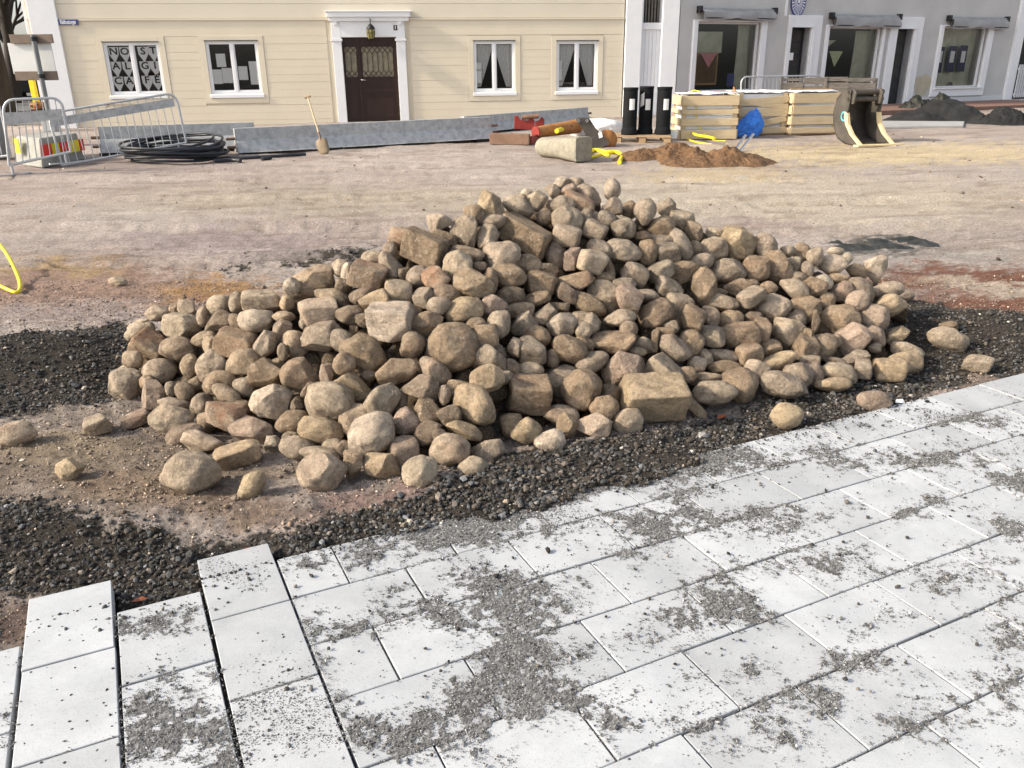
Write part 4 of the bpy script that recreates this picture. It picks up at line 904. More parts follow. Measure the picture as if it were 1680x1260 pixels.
    note(1, 356, 126, 15, 22, lab='lower left white notice in the left sash of the second house window')
    note(1, 372, 124, 16, 23, lab='lower right white notice in the left sash of the second house window', n=-.08)
    note(1, 398, 120, 15, 21, lab='printed sheet in the middle of the right sash, second house window')
    note(1, 414, 108, 13, 14, lab='small sheet high in the right sash of the second house window')
    note(1, 416.5, 127, 13, 22, lab='printed sheet low at the right of the second house window')
    note(2, 785, 108.5, 12, 11, lab='upper blank sheet in the third house window, left sash')
    note(2, 785, 126, 12.5, 20, lab='white sheet with a small badge in the third house window')
    note(3, 918, 105, 11, 11, lab='upper sheet in the fourth house window beside the curtain')
    note(3, 918, 122, 11, 19, lab='lower sheet in the fourth house window beside the curtain')
    # the door
    sur = MB(); jw = pl.at(567, 130)[0] - pl.at(552, 130)[0]
    zc0 = pl.at(605, 35)[1]; zc1 = pl.at(605, 18)[1]
    zst = zb + .1
    for a, b in ((du0 - jw, du0), (du1, du1 + jw)): sur.pbox(pl, a, b, zst, dz1 - .1, D1, .05); sur.pbox(pl, a - .03, b + .03, dz1 - .1, dz1 - .04, D1, .075); sur.pbox(pl, a - .0, b + .0, dz1 - .04, zc0, D1, .052)
    sur.pbox(pl, du0, du1, dz1, zc0, D1, .05)
    s_ = sur.build('door_surround', M['white'], h, bevel=.006)
    co = MB(); cu0, cu1 = pl.at(536, 26)[0], pl.at(673, 26)[0]
    co.pbox(pl, cu0 + .05, cu1 - .05, zc0, zc0 + .10, D1, .12).pbox(pl, cu0, cu1, zc0 + .10, zc1 - .03, D1, .17).pbox(pl, cu0 - .04, cu1 + .04, zc1 - .03, zc1, D1, .20)
    co.build('cornice', M['white'], s_, bevel=.006)
    for uu in (du0 - jw * .5, du1 + jw * .5): MB().pbox(pl, uu - .05, uu + .05, zc0 - .09, zc0, .05, .11).build('bracket', M['white'], s_, bevel=.004)
    dr = MB(); n0, n1 = -.16, -.10; zd = zst + .02
    dr.pbox(pl, du0, du1, zd, dz1, n0, n1)
    drp = dr.build('door', M['door'], h)
    sp = du0 + (du1 - du0) * .29
    MB().pbox(pl, du0 - .0, du1, zst - .25, zst + .02, D1 - .05, .22).build('door_step', M['greypave'], h)
    MB().pbox(pl, sp - .035, sp + .035, zd, dz1, n1, n1 + .025).build('meeting_stile', M['door'], drp)
    H = dz1 - zd
    for p, q in ((du0 + .06, sp - .055), (sp + .09, du1 - .11)):
        def panel(f0, f1):
            m = MB(); z0, z1 = zd + H * f0, zd + H * f1; t = .022
            m.pbox(pl, p, q, z0, z0 + t, n1, n1 + .02).pbox(pl, p, q, z1 - t, z1, n1, n1 + .02).pbox(pl, p, p + t, z0 + t, z1 - t, n1, n1 + .02).pbox(pl, q - t, q, z0 + t, z1 - t, n1, n1 + .02)
            m.pbox(pl, p + .05, q - .05, z0 + .05, z1 - .05, n1, n1 + .012) if z1 - z0 > .15 else None
            m.build('door_panel', M['door'], drp)
        panel(.03, .31); panel(.33, .42); panel(.44, .50)
        z0, z1 = zd + H * .54, zd + H * .89
        MB().pbox(pl, p, q, z0, z1, n1, n1 + .004).build('door_glass', M['doorglass'], drp)
        g = MB(); t = .012
        g.pbox(pl, p - .02, q + .02, z0 - .02, z0, n1, n1 + .03).pbox(pl, p - .02, q + .02, z1, z1 + .02, n1, n1 + .03)
        nbar = max(1, int(round((q - p) / .13))); hz = .17
        for k in range(nbar + 1):
            uu = p + (q - p) * k / nbar; g.pbox(pl, uu - t / 2, uu + t / 2, z0 + hz, z1 - hz, n1 + .004, n1 + .02)
        for k in range(nbar):
            a_, b_ = p + (q - p) * k / nbar, p + (q - p) * (k + 1) / nbar; mm = (a_ + b_) / 2
            for za, zb_ in ((z0, z0 + hz), (z1 - hz, z1)):
                for (x0, y0), (x1, y1) in (((a_, za), (mm, (za + zb_) / 2)), ((b_, za), (mm, (za + zb_) / 2)), ((mm, (za + zb_) / 2), (a_, zb_)), ((mm, (za + zb_) / 2), (b_, zb_))):
                    g.tube([pl.w(x0, y0, n1 + .014), pl.w(x1, y1, n1 + .014)], .007, 4)
        g.build('grille', M['door'], drp)
    uh, zh = pl.at(596, 131)
    MB().tube([pl.w(uh - .06, zh, n1 + .03), pl.w(uh - .06, zh, n1 + .07), pl.w(uh + .06, zh - .01, n1 + .07)], .011, 6).build('door_handle', M['chrome'], drp)
    # corner pilaster on the left with its own little side face, and its sill
    uC = pl.at(60, 86)[0]; uD = pl.at(106, 86)[0]
    MB().pbox(pl, uC, uD, zb - .1, ztop, -.42, .06).build('corner_board', M['white'], h, bevel=.01)
    MB().pbox(pl, uC - .14, uC - .004, zb - .1, ztop, -.5, -.02).build('corner_board', M['white'], h, bevel=.006)
    uC2, uD2 = pl.at(1024, 100)[0], pl.at(1050, 100)[0]
    MB().pbox(pl, uC2 + .0, uD2, zb - .05, ztop, -.4, .06).build('corner_board', M['white'], h, bevel=.01)
    return h, wins, uR, zb, dz1
house_o, WINS, UR, ZB, DZ1 = house()

def pennants():
    pl = PY_; n = -.096
    W_ = [('N', 184.5, 86), ('O', 203, 86), ('S', 233, 85.5), ('T', 249.5, 84.5), ('A', 189, 110), ('L', 207.5, 110), ('G', 236.5, 109.5), ('I', 253, 109), ('C', 192.5, 134.5), ('A', 211, 134.5), ('F', 240, 133), ('É', 256.5, 132.5)]
    where = ['top left', 'top, second from the left', 'top, third from the left', 'top right', 'middle left', 'middle, second from the left', 'middle, third from the left', 'middle right', 'bottom left', 'bottom, second from the left', 'bottom, third from the left', 'bottom right']
    for (ch, x, y), wh in zip(W_, where):
        u, z = pl.at(x, y); s = 22.3 / F; w2 = 7.9 * s; zt = z + 8 * s
        m = MB(); m.prism([pl.w(u - w2, zt, n), pl.w(u - w2 * .94, z - 3 * s, n), pl.w(u, z - 15.5 * s, n), pl.w(u + w2 * .94, z - 3 * s, n), pl.w(u + w2, zt, n)], pl.n * -.003)
        o = m.build('letter_pennant', M['paper']); ch_ = ch.replace('É', 'E with an accent')
        tag(o, f'white pennant with black letter {ch_}, {wh} in cafe window', 'pennant', 'letter pennants in the cafe window')
        text(ch, 14.5 * s, 'letter', M['ink'], o, frame(pl.w(u, z + 1.2 * s, n + .003), pl.d, pl.n) @ Matrix.Scale(1.15, 4, (1, 0, 0)))
pennants()

def facade_bits():
    pl = PY_
    # street sign
    u0, z0 = pl.at(96.5, 41); u1, z1 = pl.at(128.5, 32)
    o = MB().pbox(pl, u0, u1, z0 + .0, z1, .04, .05).build('street_sign', M['signblue'], bevel=.003); tag(o, 'small blue enamel street sign reading Rådhustorget at the house corner', 'sign')
    text('Rådhustorget', .145, 'lettering', M['white'], o, frame(pl.w((u0 + u1) / 2, (z0 + z1) / 2, .052), pl.d, pl.n) @ Matrix.Scale((u1 - u0) * .93 / .95, 4, (1, 0, 0)))
    for du in (.02, u1 - u0 - .02): MB().pbox(pl, u0 + du - .006, u0 + du + .006, z0 + .05, z0 + .062, .05, .054).build('screw', M['chrome'], o)
    # number
    u, z = pl.at(648.5, 45.5); o = MB().pbox(pl, u - .05, u + .05, z - .065, z + .065, .054, .062).build('house_number_plate', M['iron']); tag(o, 'small dark plate with the number 1 above the brown door', 'house number')
    text('1', .13, 'numeral', M['white'], o, frame(pl.w(u, z, .063), pl.d, pl.n))
    # lantern
    u, z = pl.at(608.5, 50); L_ = empty('wall_lantern', pl.w(u, z, .25), 'black iron wall lantern with old yellowish glass above the brown door', 'lantern')
    k = 24.5 / F; R6 = Matrix.Identity(3)
    MB().tube([pl.w(u, z + 14 * k, .05), pl.w(u, z + 15 * k, .16), pl.w(u, z + 13 * k, .25), pl.w(u, z + 8 * k, .25)], .014, 6).build('bracket', M['iron'], L_)
    c = pl.w(u, z, .25)
    MB().lathe(c, [(.01, 9 * k), (3 * k, 7 * k), (6.5 * k, 2.5 * k), (6.5 * k, 1.5 * k)], 6).build('cap', M['iron'], L_)
    MB().lathe(c, [(5.2 * k, 1.5 * k), (5.6 * k, -4 * k), (4.2 * k, -12 * k)], 6).build('lantern_glass', M['lanternglass'], L_)
    cg = MB()
    for j in range(6):
        a = j * math.pi / 3; cg.tube([c + Vector((5.3 * k * math.cos(a), 5.3 * k * math.sin(a), 1.5 * k)), c + Vector((5.7 * k * math.cos(a), 5.7 * k * math.sin(a), -4 * k)), c + Vector((4.3 * k * math.cos(a), 4.3 * k * math.sin(a), -12 * k))], .009, 4)
    for rr, hh in ((5.7, -4), (4.4, -12), (5.4, 1.3)): cg.tube([c + Vector((rr * k * math.cos(j * math.pi / 3), rr * k * math.sin(j * math.pi / 3), hh * k)) for j in range(6)], .008, 4, closed=True)
    cg.build('cage', M['iron'], L_)
facade_bits()

# ================================================================== THE PASSAGE DOOR AND THE GREY HOUSE
XJ = PY_.w(PY_.at(1112, 100)[0], 0)
PG = Plane((XJ.x, XJ.y, 0), 25.0)
def grey():
    py = PY_
    g0 = empty('passage_gate', py.w(py.at(1068, 100)[0], .2), 'tall peeling white plank door with a dark barred opening between the houses', 'gate')
    a, b = py.at(1053, 100)[0], py.at(1083, 100)[0]; zt = py.at(1068, 48)[1]; zr = py.at(1068, 37)[1]
    n = 5
    for k in range(n):
        p, q = a + (b - a) * k / n, a + (b - a) * (k + 1) / n; MB().pbox(py, p + .004, q - .004, ZB + .05, zt, -.16, -.12 + rnd.uniform(-.004, .004)).build('plank', M['white'], g0)
    MB().pbox(py, a, b, zt, zr, -.16, -.06).build('transom', M['white'], g0)
    MB().pbox(py, a, b, zr, 9, -.5, -.4).build('dark_opening', M['interior'], g0)
    for k in range(6):
        uu = a + (b - a) * (k + .5) / 6; MB().pbox(py, uu - .02, uu + .02, zr, 9, -.3, -.26).build('slat', M['oldwood'], g0)
    MB().pbox(py, b, py.at(1110, 100)[0], ZB, 9, -.3, .04).build('post', M['white'], g0, bevel=.01)
    MB().pbox(py, a - .06, a, ZB, 9, -.3, -.02).build('post', M['white'], g0, bevel=.006)
    pl = PG; zb = gz(28) + .05; zt9 = 10.5
    h = empty('grey_house', pl.w(4, zb, 0), 'grey rendered shop house with white framed shop windows and cloth awnings', 'house')
    def U(x, y=86): return pl.at(x, y)[0]
    def Z(x, y): return pl.at(x, y)[1]
    W1 = (U(1141), U(1244), Z(1190, 150), Z(1190, 36)); W2 = (U(1355), U(1442), Z(1400, 147), Z(1400, 44)); W3 = (U(1541), U(1611, 100), Z(1580, 143), Z(1580, 44))
    D1_ = (U(1293.7), U(1325), zb, Z(1310, 45)); D2_ = (U(1464, 100), U(1490, 100), Z(1470, 171), Z(1480, 47.5))
    uE = U(1690, 90); D0, DN = -.45, 0.0
    wall = MB(); u = 0
    for a, b, c, d in (W1, D1_, W2, D2_, W3):
        wall.pbox(pl, u, a, zb, zt9, D0, DN); wall.pbox(pl, a, b, d, zt9, D0, DN)
        if c > zb + .05: wall.pbox(pl, a, b, zb, c, D0, DN)
        u = b
    uW = U(1655, 100); wall.pbox(pl, u, uW, zb, zt9, D0, DN); wall.pbox(pl, 0, uW, zb, zt9, -9, -8.8); wall.pbox(pl, -.1, .2, zb, zt9, -9, D0)
    wall.build('wall', M['render'], h)
    MB().pbox(pl, 0, D1_[0] - .3, zb - .5, zb + .3, -.4, .03).build('plinth', M['renderlt'], h)
    zp = Z(1580, 159); MB().pbox(pl, D2_[1] + .35, uW - .05, zb - .5, zp, -.4, .045).build('plinth', M['renderlt'], h, bevel=.01)
    MB().pbox(pl, W2[1] + .02, D2_[0] - .02, zb - .5, Z(1450, 160), -.4, .06).build('plinth', M['renderlt'], h, bevel=.01)
    MB().pbox(pl, 0, uW + .3, zt9, zt9 + .3, -9, .4).build('roof', M['rust2'], h)
    # patch of bare plaster
    uc, zc = pl.at(1513, 140); m = MB(); m.prism([pl.w(uc + .42 * math.cos(t) * (1 + .2 * math.sin(3 * t)), zc + .35 * math.sin(t) * (1 + .15 * math.cos(5 * t)), .0) for t in [k * .35 for k in range(18)]], pl.n * .006); m.build('plaster_patch', M['patch'], h)
    def frame_(a, b, c, d, wl, wr, wt, wb, nm='frame'):
        m = MB(); m.pbox(pl, a - wl, a, c - wb, d + wt, D0 + .2, .07).pbox(pl, b, b + wr, c - wb, d + wt, D0 + .2, .07).pbox(pl, a, b, d, d + wt, D0 + .2, .068)
        if wb: m.pbox(pl, a, b, c - wb, c, D0 + .2, .068)
        return m
    def shopwin(W, wl, wr, wt, wb):
        a, b, c, d = W; wf = frame_(a, b, c, d, wl, wr, wt, wb).build('window', M['white'], h, bevel=.01)
        t = .05; m = MB(); m.pbox(pl, a, a + t, c, d, -.2, -.08).pbox(pl, b - t, b, c, d, -.2, -.08).pbox(pl, a + t, b - t, d - t, d, -.2, -.08).pbox(pl, a + t, b - t, c, c + t, -.2, -.08); m.build('sash', M['white'], wf)
        MB().add([pl.w(a + t, c + t, -.14), pl.w(b - t, c + t, -.14), pl.w(b - t, d - t, -.14), pl.w(a + t, d - t, -.14)], [(0, 1, 2, 3)]).build('pane', M['glass'], wf)
        P = [pl.w(u, z, n) for n in (-.456, -3.0) for u, z in ((a - .35, c - .12), (b + .35, c - .12), (b + .35, d + .3), (a - .35, d + .3))]
        MB().add(P, [(4, 5, 6, 7), (0, 4, 7, 3), (1, 2, 6, 5), (0, 1, 5, 4), (3, 7, 6, 2)]).build('room', M['interior'], wf)
        if wb: MB().pbox(pl, a - wl * .5, b + wr * .5, c - .05, c, .07, .12).build('sill', M['white'], wf, bevel=.006)
        return wf
    w1 = shopwin(W1, .16, .22, .05, .0); w2 = shopwin(W2, .14, .12, .05, 0); w3 = shopwin(W3, .17, .28, .05, Z(1580, 143) - Z(1580, 157))
    for D, wl, wr, wt in ((D1_, .14, .42, .34), (D2_, .34, .40, .36)):
        a, b, c, d = D; s_ = frame_(a, b, c, d, wl, wr, wt, 0).build('door_surround', M['white'], h, bevel=.012)
        MB().pbox(pl, a - .04, b + .06, d - .0, d + .045, .068, .10).build('moulding', M['white'], s_)
        MB().pbox(pl, b + .08, b + .13, c, d + .045, .07, .095).build('moulding', M['white'], s_)
        do = MB(); do.pbox(pl, a, b, c, d, -.30, -.24); dd = do.build('shop_door', M['shopdoor'], h)
        for k in range(6):
            f0 = .06 + k * .155; z0, z1 = c + (d - c) * f0, c + (d - c) * (f0 + .125)
            m = MB(); m.pbox(pl, a + .12, b - .12, z0, z1, -.24, -.236)
            m.build('pane' if k > 1 else 'door_panel', M['glass'] if k > 9 else (M['interior'] if k > 1 else M['shopdoor']), dd)
            MB().pbox(pl, a + .1, b - .1, z1, z1 + .03, -.24, -.21).build('rail', M['shopdoor'], dd)
        MB().pbox(pl, a - wl, b + wr, c - .12, c, -.3, .16).build('door_step', M['greypave'], h)
    # awnings rolled up over the shop windows
    for nm, x0, x1, yt, ybt, xm in (('leftmost', 1146, 1266, 17, 33, 1205), ('middle', 1363, 1471, 27, 45, 1417), ('rightmost', 1556, 1648, 31, 47, 1600)):
        a, b = U(x0, 26), U(x1, 34); zt_, zb_ = Z(xm, yt), Z(xm, ybt)
        e = empty('awning', pl.w((a + b) / 2, zt_, .2), f'{nm} of the three grey cloth awnings over the shop windows', 'awning', 'grey awnings')
        vs = []; nx = 26; prof = [(.05, .02), (.17, -.03), (.22, -.10), (.235, -.20), (.225, -.30)]; hgt = zt_ - zb_
        for j, (nn, zz) in enumerate(prof):
            for k in range(nx + 1):
                f = k / nx; sag = .025 * math.sin(f * 9 + j) + .02 * vnoise(f * 9, j * .7, seed=5)
                vs.append(pl.w(a + (b - a) * f, zt_ + zz / .30 * hgt + (sag if j > 1 else 0), nn + sag))
        fs = [(j * (nx + 1) + k, j * (nx + 1) + k + 1, (j + 1) * (nx + 1) + k + 1, (j + 1) * (nx + 1) + k) for j in range(len(prof) - 1) for k in range(nx)]
        MB().add(vs, fs, True).build('awning_cloth', M['awning'], e)
        MB().tube([pl.w(a - .03, zt_ + .0, .07), pl.w(b + .03, zt_ + .0, .07)], .045, 8).build('roller', M['awning'], e)
        MB().tube([pl.w(a, zb_ + .04, .21), pl.w(b, zb_ + .04, .21)], .018, 6).build('front_bar', M['iron'], e)
        for uu in (a - .03, b + .02):
            MB().pbox(pl, uu - .05, uu + .05, zt_ - .09, zt_ + .09, 0, .16).build('bracket', M['iron'], e); MB().tube([pl.w(uu, zt_ - .05, .1), pl.w(uu, zb_ + .05, .2)], .014, 5).build('arm', M['iron'], e)
    # oval sign
    u, z = pl.at(1308.5, 2); k = 28 / F; e = empty('oval_sign', pl.w(u, z, .05), 'round blue and white rosette sign hung high on the grey house', 'sign')
    def disc(r, n0, n1, m_, nm, nn=32): MB().prism([pl.w(u + r * k * .66 * math.cos(t * 6.2832 / nn), z + r * k * .98 * math.sin(t * 6.2832 / nn), n0) for t in range(nn)], pl.n * (n1 - n0)).build(nm, m_, e)
    disc(21, .03, .06, M['signblue'], 'board'); disc(18.8, .06, .063, M['white'], 'face')
    for t in range(24):
        a = t * 6.2832 / 24; m = MB(); P = [(6, a - .03), (18.2, a - .075), (18.2, a + .075), (6, a + .03)]
        m.prism([pl.w(u + r * k * .66 * math.cos(q), z + r * k * .98 * math.sin(q), .063) for r, q in P], pl.n * .003); m.build('ray', M['signblue'], e)
    disc(5, .066, .07, M['signblue'], 'hub'); disc(3.2, .07, .072, M['white'], 'centre')
    u, z = pl.at(1290, 10); MB().pbox(pl, u - .04, u + .04, z - .28, z + 1.2, 0, .03).build('white_strip', M['white'], h)
    # what stands and hangs in the shop windows
    def hang(x, y, wp, hp, m_, lab, cat, nm, n=-.27, tri=False):
        u, z = pl.at(x, y); k = ((pl.w(u, z) - Vector((0, 0, CH))).length + n * -1) / F; a, b = u - wp * k / 2, u + wp * k / 2; c, d = z - hp * k / 2, z + hp * k / 2
        o = MB().prism([pl.w(a, d, n), pl.w(u, c, n), pl.w(b, d, n)] if tri else [pl.w(a, c, n), pl.w(b, c, n), pl.w(b, d, n), pl.w(a, d, n)], pl.n * .006)
        o = o.build(nm, M[m_]); return tag(o, lab, cat)
    hang(1172, 69, 50, 29, 'drape', 'square cream cloth hung in the left part of the first shop window', 'cloth', 'hanging_cloth', -.28)
    hang(1170, 99, 30, 20, 'redcloth', 'red and white three-cornered cloth over the ochre lattice', 'cloth', 'red_pennant', -.22, True)
    u, z = pl.at(1168, 113); k = 25 / F; e = empty('lattice_screen', pl.w(u, z, -.5), 'ochre lattice fireguard standing in the first shop window', 'screen')
    fr = MB(); a, b, c, d = u - 22 * k, u + 22 * k, z - 24 * k, z + 24 * k
    for p, q, r_, s_ in ((a, a + .05, c, d), (b - .05, b, c, d), (a, b, d - .05, d), (a, b, c, c + .05)): fr.pbox(pl, p, q, r_, s_, -.30, -.27)
    fr.build('frame', M['lattice'], e); lt = MB(); st = .09; W_, H_ = b - a, d - c
    for s_ in (1, -1):
        o = -H_
        while o < W_:
            t0, t1 = max(0, -o), min(H_, W_ - o)
            if t1 > t0:
                P0, P1 = (a + o + t0, c + t0 if s_ == 1 else d - t0), (a + o + t1, c + t1 if s_ == 1 else d - t1)
                lt.tube([pl.w(P0[0], P0[1], -.285 + .004 * s_), pl.w(P1[0], P1[1], -.285 + .004 * s_)], .010, 4, caps=False)
            o += st
    lt.build('lattice', M['lattice'], e)
    hang(1207, 131, 13, 18, 'signblue', 'small pastel picture card low in the first shop window', 'picture', 'picture_card', -.25)['label']
    hang(1304, 92.5, 11, 10, 'paper', 'square white note on the black door left of the middle awning', 'notice', 'door_note', -.20)
    hang(1381, 97, 26, 21, 'check', 'green checked three-cornered cloth in the middle shop window', 'cloth', 'checked_cloth', -.28, True)
    hang(1373, 71, 30, 9, 'drape', 'pale lampshade hanging in the middle shop window', 'lampshade', 'lampshade', -.38, True)
    # green-white drapery
    def drapery(x0, x1, y0, y1, lab, n=-.40, amp=.03, waves=26):
        a, b = U(x0), U(x1); c, d = Z((x0 + x1) / 2, y1), Z((x0 + x1) / 2, y0); nx, nz = 60, 6; vs = []
        for j in range(nz + 1):
            for k in range(nx + 1):
                f = k / nx; vs.append(pl.w(a + (b - a) * f, d + (c - d) * j / nz, n + amp * math.sin(f * waves + .6 * math.sin(j)) ))
        fs = [(j * (nx + 1) + k, j * (nx + 1) + k + 1, (j + 1) * (nx + 1) + k + 1, (j + 1) * (nx + 1) + k) for j in range(nz) for k in range(nx)]
        tag(MB().add(vs, fs, True).build('drape', M['drape']), lab, 'curtain')
    drapery(1541, 1612, 46, 143, 'pale green pleated drape filling the rightmost shop window')
    drapery(1415, 1442, 50, 146, 'pale green drape at the right of the middle shop window', waves=12)
    drapery(1222, 1243, 40, 148, 'pale drape at the right of the first shop window', waves=10)
    for i, x in enumerate((1552, 1572, 1590)):
        o = hang(x, 98 - i * 1.0, 15, 33, 'navy', f'{["left", "middle", "right"][i]} of three navy cloths with a white card in the rightmost shop window', 'cloth', 'navy_cloth', -.27)
        o['group'] = 'navy cloths in the shop window'
        u, z = pl.at(x + 1, 93); k = 31 / F
        MB().pbox(pl, u - 4.5 * k, u + 4.5 * k, z - 8 * k, z + 8 * k, -.264, -.258).build('card', M['paper'], o)
    o = MB(); u, z = pl.at(1570, 141); o.lathe(pl.w(u, z - .02, -.28), [(.10, 0), (.08, .08), (.05, .13), (.02, .14)], 14); tag(o.build('dark_cloth', M['navy']), 'dark crumpled cloth on the floor of the rightmost shop window', 'cloth')
    # the neighbour's entrance on the far right
    n_ = empty('neighbour_house', pl.w(U(1672), zb), 'white cornered house entrance at the right edge of the photo', 'house')
    MB().pbox(pl, uW, U(1668, 100), zb - .1, zt9, -.4, .10).build('corner_board', M['white'], n_, bevel=.01)
    u0, u1 = U(1669, 100), U(1760, 60)
    MB().pbox(pl, u0, u1, Z(1675, 45), zt9, -.4, .05).build('wall', M['white'], n_)
    MB().pbox(pl, u0, u1, zb, Z(1675, 45), -.9, -.7).build('doorway', M['interior'], n_)
    gt = empty('picket_gate', pl.w(u0 + .5, zb, 0), 'grey picket gate of upright slats at the right edge of the photo', 'gate')
    zt_ = Z(1665, 106); k = 0; uu = U(1660, 140)
    while uu < u1:
        MB().pbox(pl, uu, uu + .07, zb + .08, zt_, .14, .165).build('picket', M['renderlt'], gt); uu += .115
    for f in (.12, .85): MB().pbox(pl, U(1660, 140), u1, zb + (zt_ - zb) * f, zb + (zt_ - zb) * f + .08, .115, .14).build('rail', M['renderlt'], gt)
    return h
grey_o = grey()

# ================================================================== ON THE YARD
def barrier_element(x0, y0, x1, y1, yt, lab, open_left=True, hfix=None):
    """galvanised steel safety barrier: vertical upper plate, battered lower plate"""
    a, b = G(x0, y0), G(x1, y1); d = (b - a).normalized(); n = Vector((d.y, -d.x, 0)).normalized()
    if n.y > 0: n = -n
    H = VY(x0, yt, a.y + .15).z - a.z if hfix is None else hfix
    e = empty('steel_barrier', a, lab, 'barrier', 'galvanised steel safety barriers'); L = (b - a).length
    prof = [(0.0, .05), (.03, .06), (.12, H * .48), (.155, H * .56), (.165, H), (.30, H), (.31, H * .56), (.345, H * .48), (.45, .06), (.47, .05)]
    vs = []
    for p, z in prof: vs.append(a - n * p + Vector((0, 0, z)))
    for p, z in prof: vs.append(b - n * p + Vector((0, 0, z)))
    k = len(prof); m = MB(); m.add(vs, [(i, (i + 1) % k, (i + 1) % k + k, i + k) for i in range(k)]); m.build('shell', M['galv'], e)
    m = MB(); t = .012; m.prism([a - n * p + Vector((0, 0, z)) for p, z in prof], d * t); m.build('end_plate', M['galv'], e)
    m = MB(); m.prism([b - n * p + Vector((0, 0, z)) - d * t for p, z in prof], d * t); m.build('end_plate', M['galv'], e)
    for f in (.04, .35, .65, .95):
        c = a.lerp(b, f); MB().box(c - n * .235 + Vector((0, 0, .02)), (.28, .46, .07), math.atan2(d.y, d.x)).build('rubber_foot', M['rubber'], e)
    for q, s in ((a, -1), (b, 1)):
        for zz in (.3, .62): MB().tube([q - n * .2 + Vector((0, 0, H * zz)), q - n * .2 + Vector((0, 0, H * zz)) + d * s * .16], .03, 6).build('coupling_hook', M['rust2'], e)
    return e
barrier_element(392, 256, 812, 231, 211, 'long galvanised steel barrier in front of the brown door with a shovel leaning on it')
barrier_element(166, 256, 420, 247, 208, 'galvanised steel barrier partly behind the leaning crowd fence and cable coil')
barrier_element(770, 222, 972, 203, 191, 'galvanised steel barrier running behind the red attachment below the third window')

def crowd_fence(BL, BR, TL, TR, nbar, lab, legs, plate=(.72, .86), name='crowd_fence'):
    BL, BR, TL, TR = map(Vector, (BL, BR, TL, TR)); P = lambda u, v: (BL * (1 - u) + BR * u) * (1 - v) + (TL * (1 - u) + TR * u) * v
    e = empty(name, BL.lerp(BR, .5), lab, 'fence', 'grey tubular crowd fences'); L = (BR - BL).length; rc = .17 / L; rv = .17 / (TL - BL).length
    pts = [P(0, 0)] + [P(0, 1 - rv)] + [P(rc * (1 - math.cos(t)), 1 - rv * (1 - math.sin(t))) for t in (.4, .8, 1.2)] + [P(rc, 1), P(1 - rc, 1)] + [P(1 - rc * (1 - math.sin(t)), 1 - rv * (1 - math.cos(t))) for t in (.4, .8, 1.2)] + [P(1, 1 - rv), P(1, 0)]
    MB().tube(pts, .021, 8, closed=False).build('frame', M['tube'], e); MB().tube([P(0, .0), P(1, .0)], .021, 8).build('bottom_rail', M['tube'], e)
    for k in range(1, nbar + 1):
        u = k / (nbar + 1); MB().tube([P(u, 0), P(u, .995)], .0085, 5, caps=False).build('bar', M['tube'], e)
    m = MB(); n = (BR - BL).cross(TL - BL).normalized() * .012
    a, b = plate; m.prism([P(.0, a) + n, P(.97, a) + n, P(.97, b) + n, P(.0, b) + n], n * .4); m.build('plate', M['galv'], e)
    for u, dx in legs:
        p = P(u, 0); f = Vector((dx, 0, 0)); dn = Vector((0, 0, -.16))
        MB().tube([p, p + dn], .02, 6).build('leg', M['tube'], e)
        MB().tube([p + dn + Vector((-.12, -.30, .02)), p + dn + Vector((0, 0, 0)), p + dn + Vector((.12, .30, .0))], .016, 6).build('foot', M['tube'], e)
    return e
a = G(102, 272); b = VY(306, 234, a.y + .9); ta = VY(70, 176, a.y); tb = VY(288, 152, b.y)
ta = a + (ta - a).normalized() * 1.12 if False else VY(78, 186, a.y)
crowd_fence(a, b, ta, tb, 15, 'crowd fence tipped up on the black cable coil', [(.93, .1), (.03, .1)], plate=(.74, .90))
c = G(19, 288); c.z += .16; c2 = VY(116, 249, c.y + .3); t1 = VY(4, 164, c.y); t2 = VY(100, 160, c.y + .3)
crowd_fence(c, c2, t1, t2, 8, 'upright crowd fence in front of the concrete block with reflectors', [(.03, .1), (.9, .1)], plate=(.62, .80))
c3 = G(-130, 290); c3.z += .16; c4 = VY(17, 255, c.y + .1); t3 = VY(-140, 166, c3.y); t4 = VY(-2, 166, c.y + .1)
crowd_fence(c3, c4, t3, t4, 10, 'crowd fence mostly cut off by the left edge of the photo', [(.03, .1)], plate=(.62, .80))

def coil():
    c = G(288, 262); rr = random.Random(3); e = empty('cable_coil', c, 'big coil of thick black cable lying on the ground by the left barriers', 'cable coil')
    for i in range(15):
        R_ = .62 + .20 * rr.random(); z = .03 + i * .021 + rr.uniform(0, .02); tx, ty = rr.uniform(-.05, .05), rr.uniform(-.06, .06)
        if i > 11: tx, ty, z = .08, .14, .16 + .05 * (i - 11)
        ox, oy = rr.uniform(-.07, .07), rr.uniform(-.05, .05)
        MB().tube([c + Vector((R_ * math.cos(t) * 1.12 + ox, R_ * math.sin(t) + oy, z + tx * R_ * math.cos(t) + ty * R_ * math.sin(t) + .01 * math.sin(3 * t))) for t in [k * 6.2832 / 34 for k in range(34)]], .022, 6, closed=True).build('loop', M['cable'], e)
coil()
def hose(name, px, r, m_, lab, cat='hose', z=0.0, lift=None, k=7):
    P = [G(x, y) + Vector((0, 0, r + z)) for x, y in px]
    if lift: P = [p + Vector((0, 0, l)) for p, l in zip(P, lift)]
    Q = []   # catmull-rom
    for i in range(len(P) - 1):
        p0, p1, p2, p3 = P[max(i - 1, 0)], P[i], P[i + 1], P[min(i + 2, len(P) - 1)]
        for t in (0, .2, .4, .6, .8): Q.append(.5 * ((2 * p1) + (p2 - p0) * t + (2 * p0 - 5 * p1 + 4 * p2 - p3) * t * t + (3 * p1 - p0 - 3 * p2 + p3) * t ** 3))
    Q.append(P[-1]); return tag(MB().tube(Q, r, k).build(name, M[m_]), lab, cat)
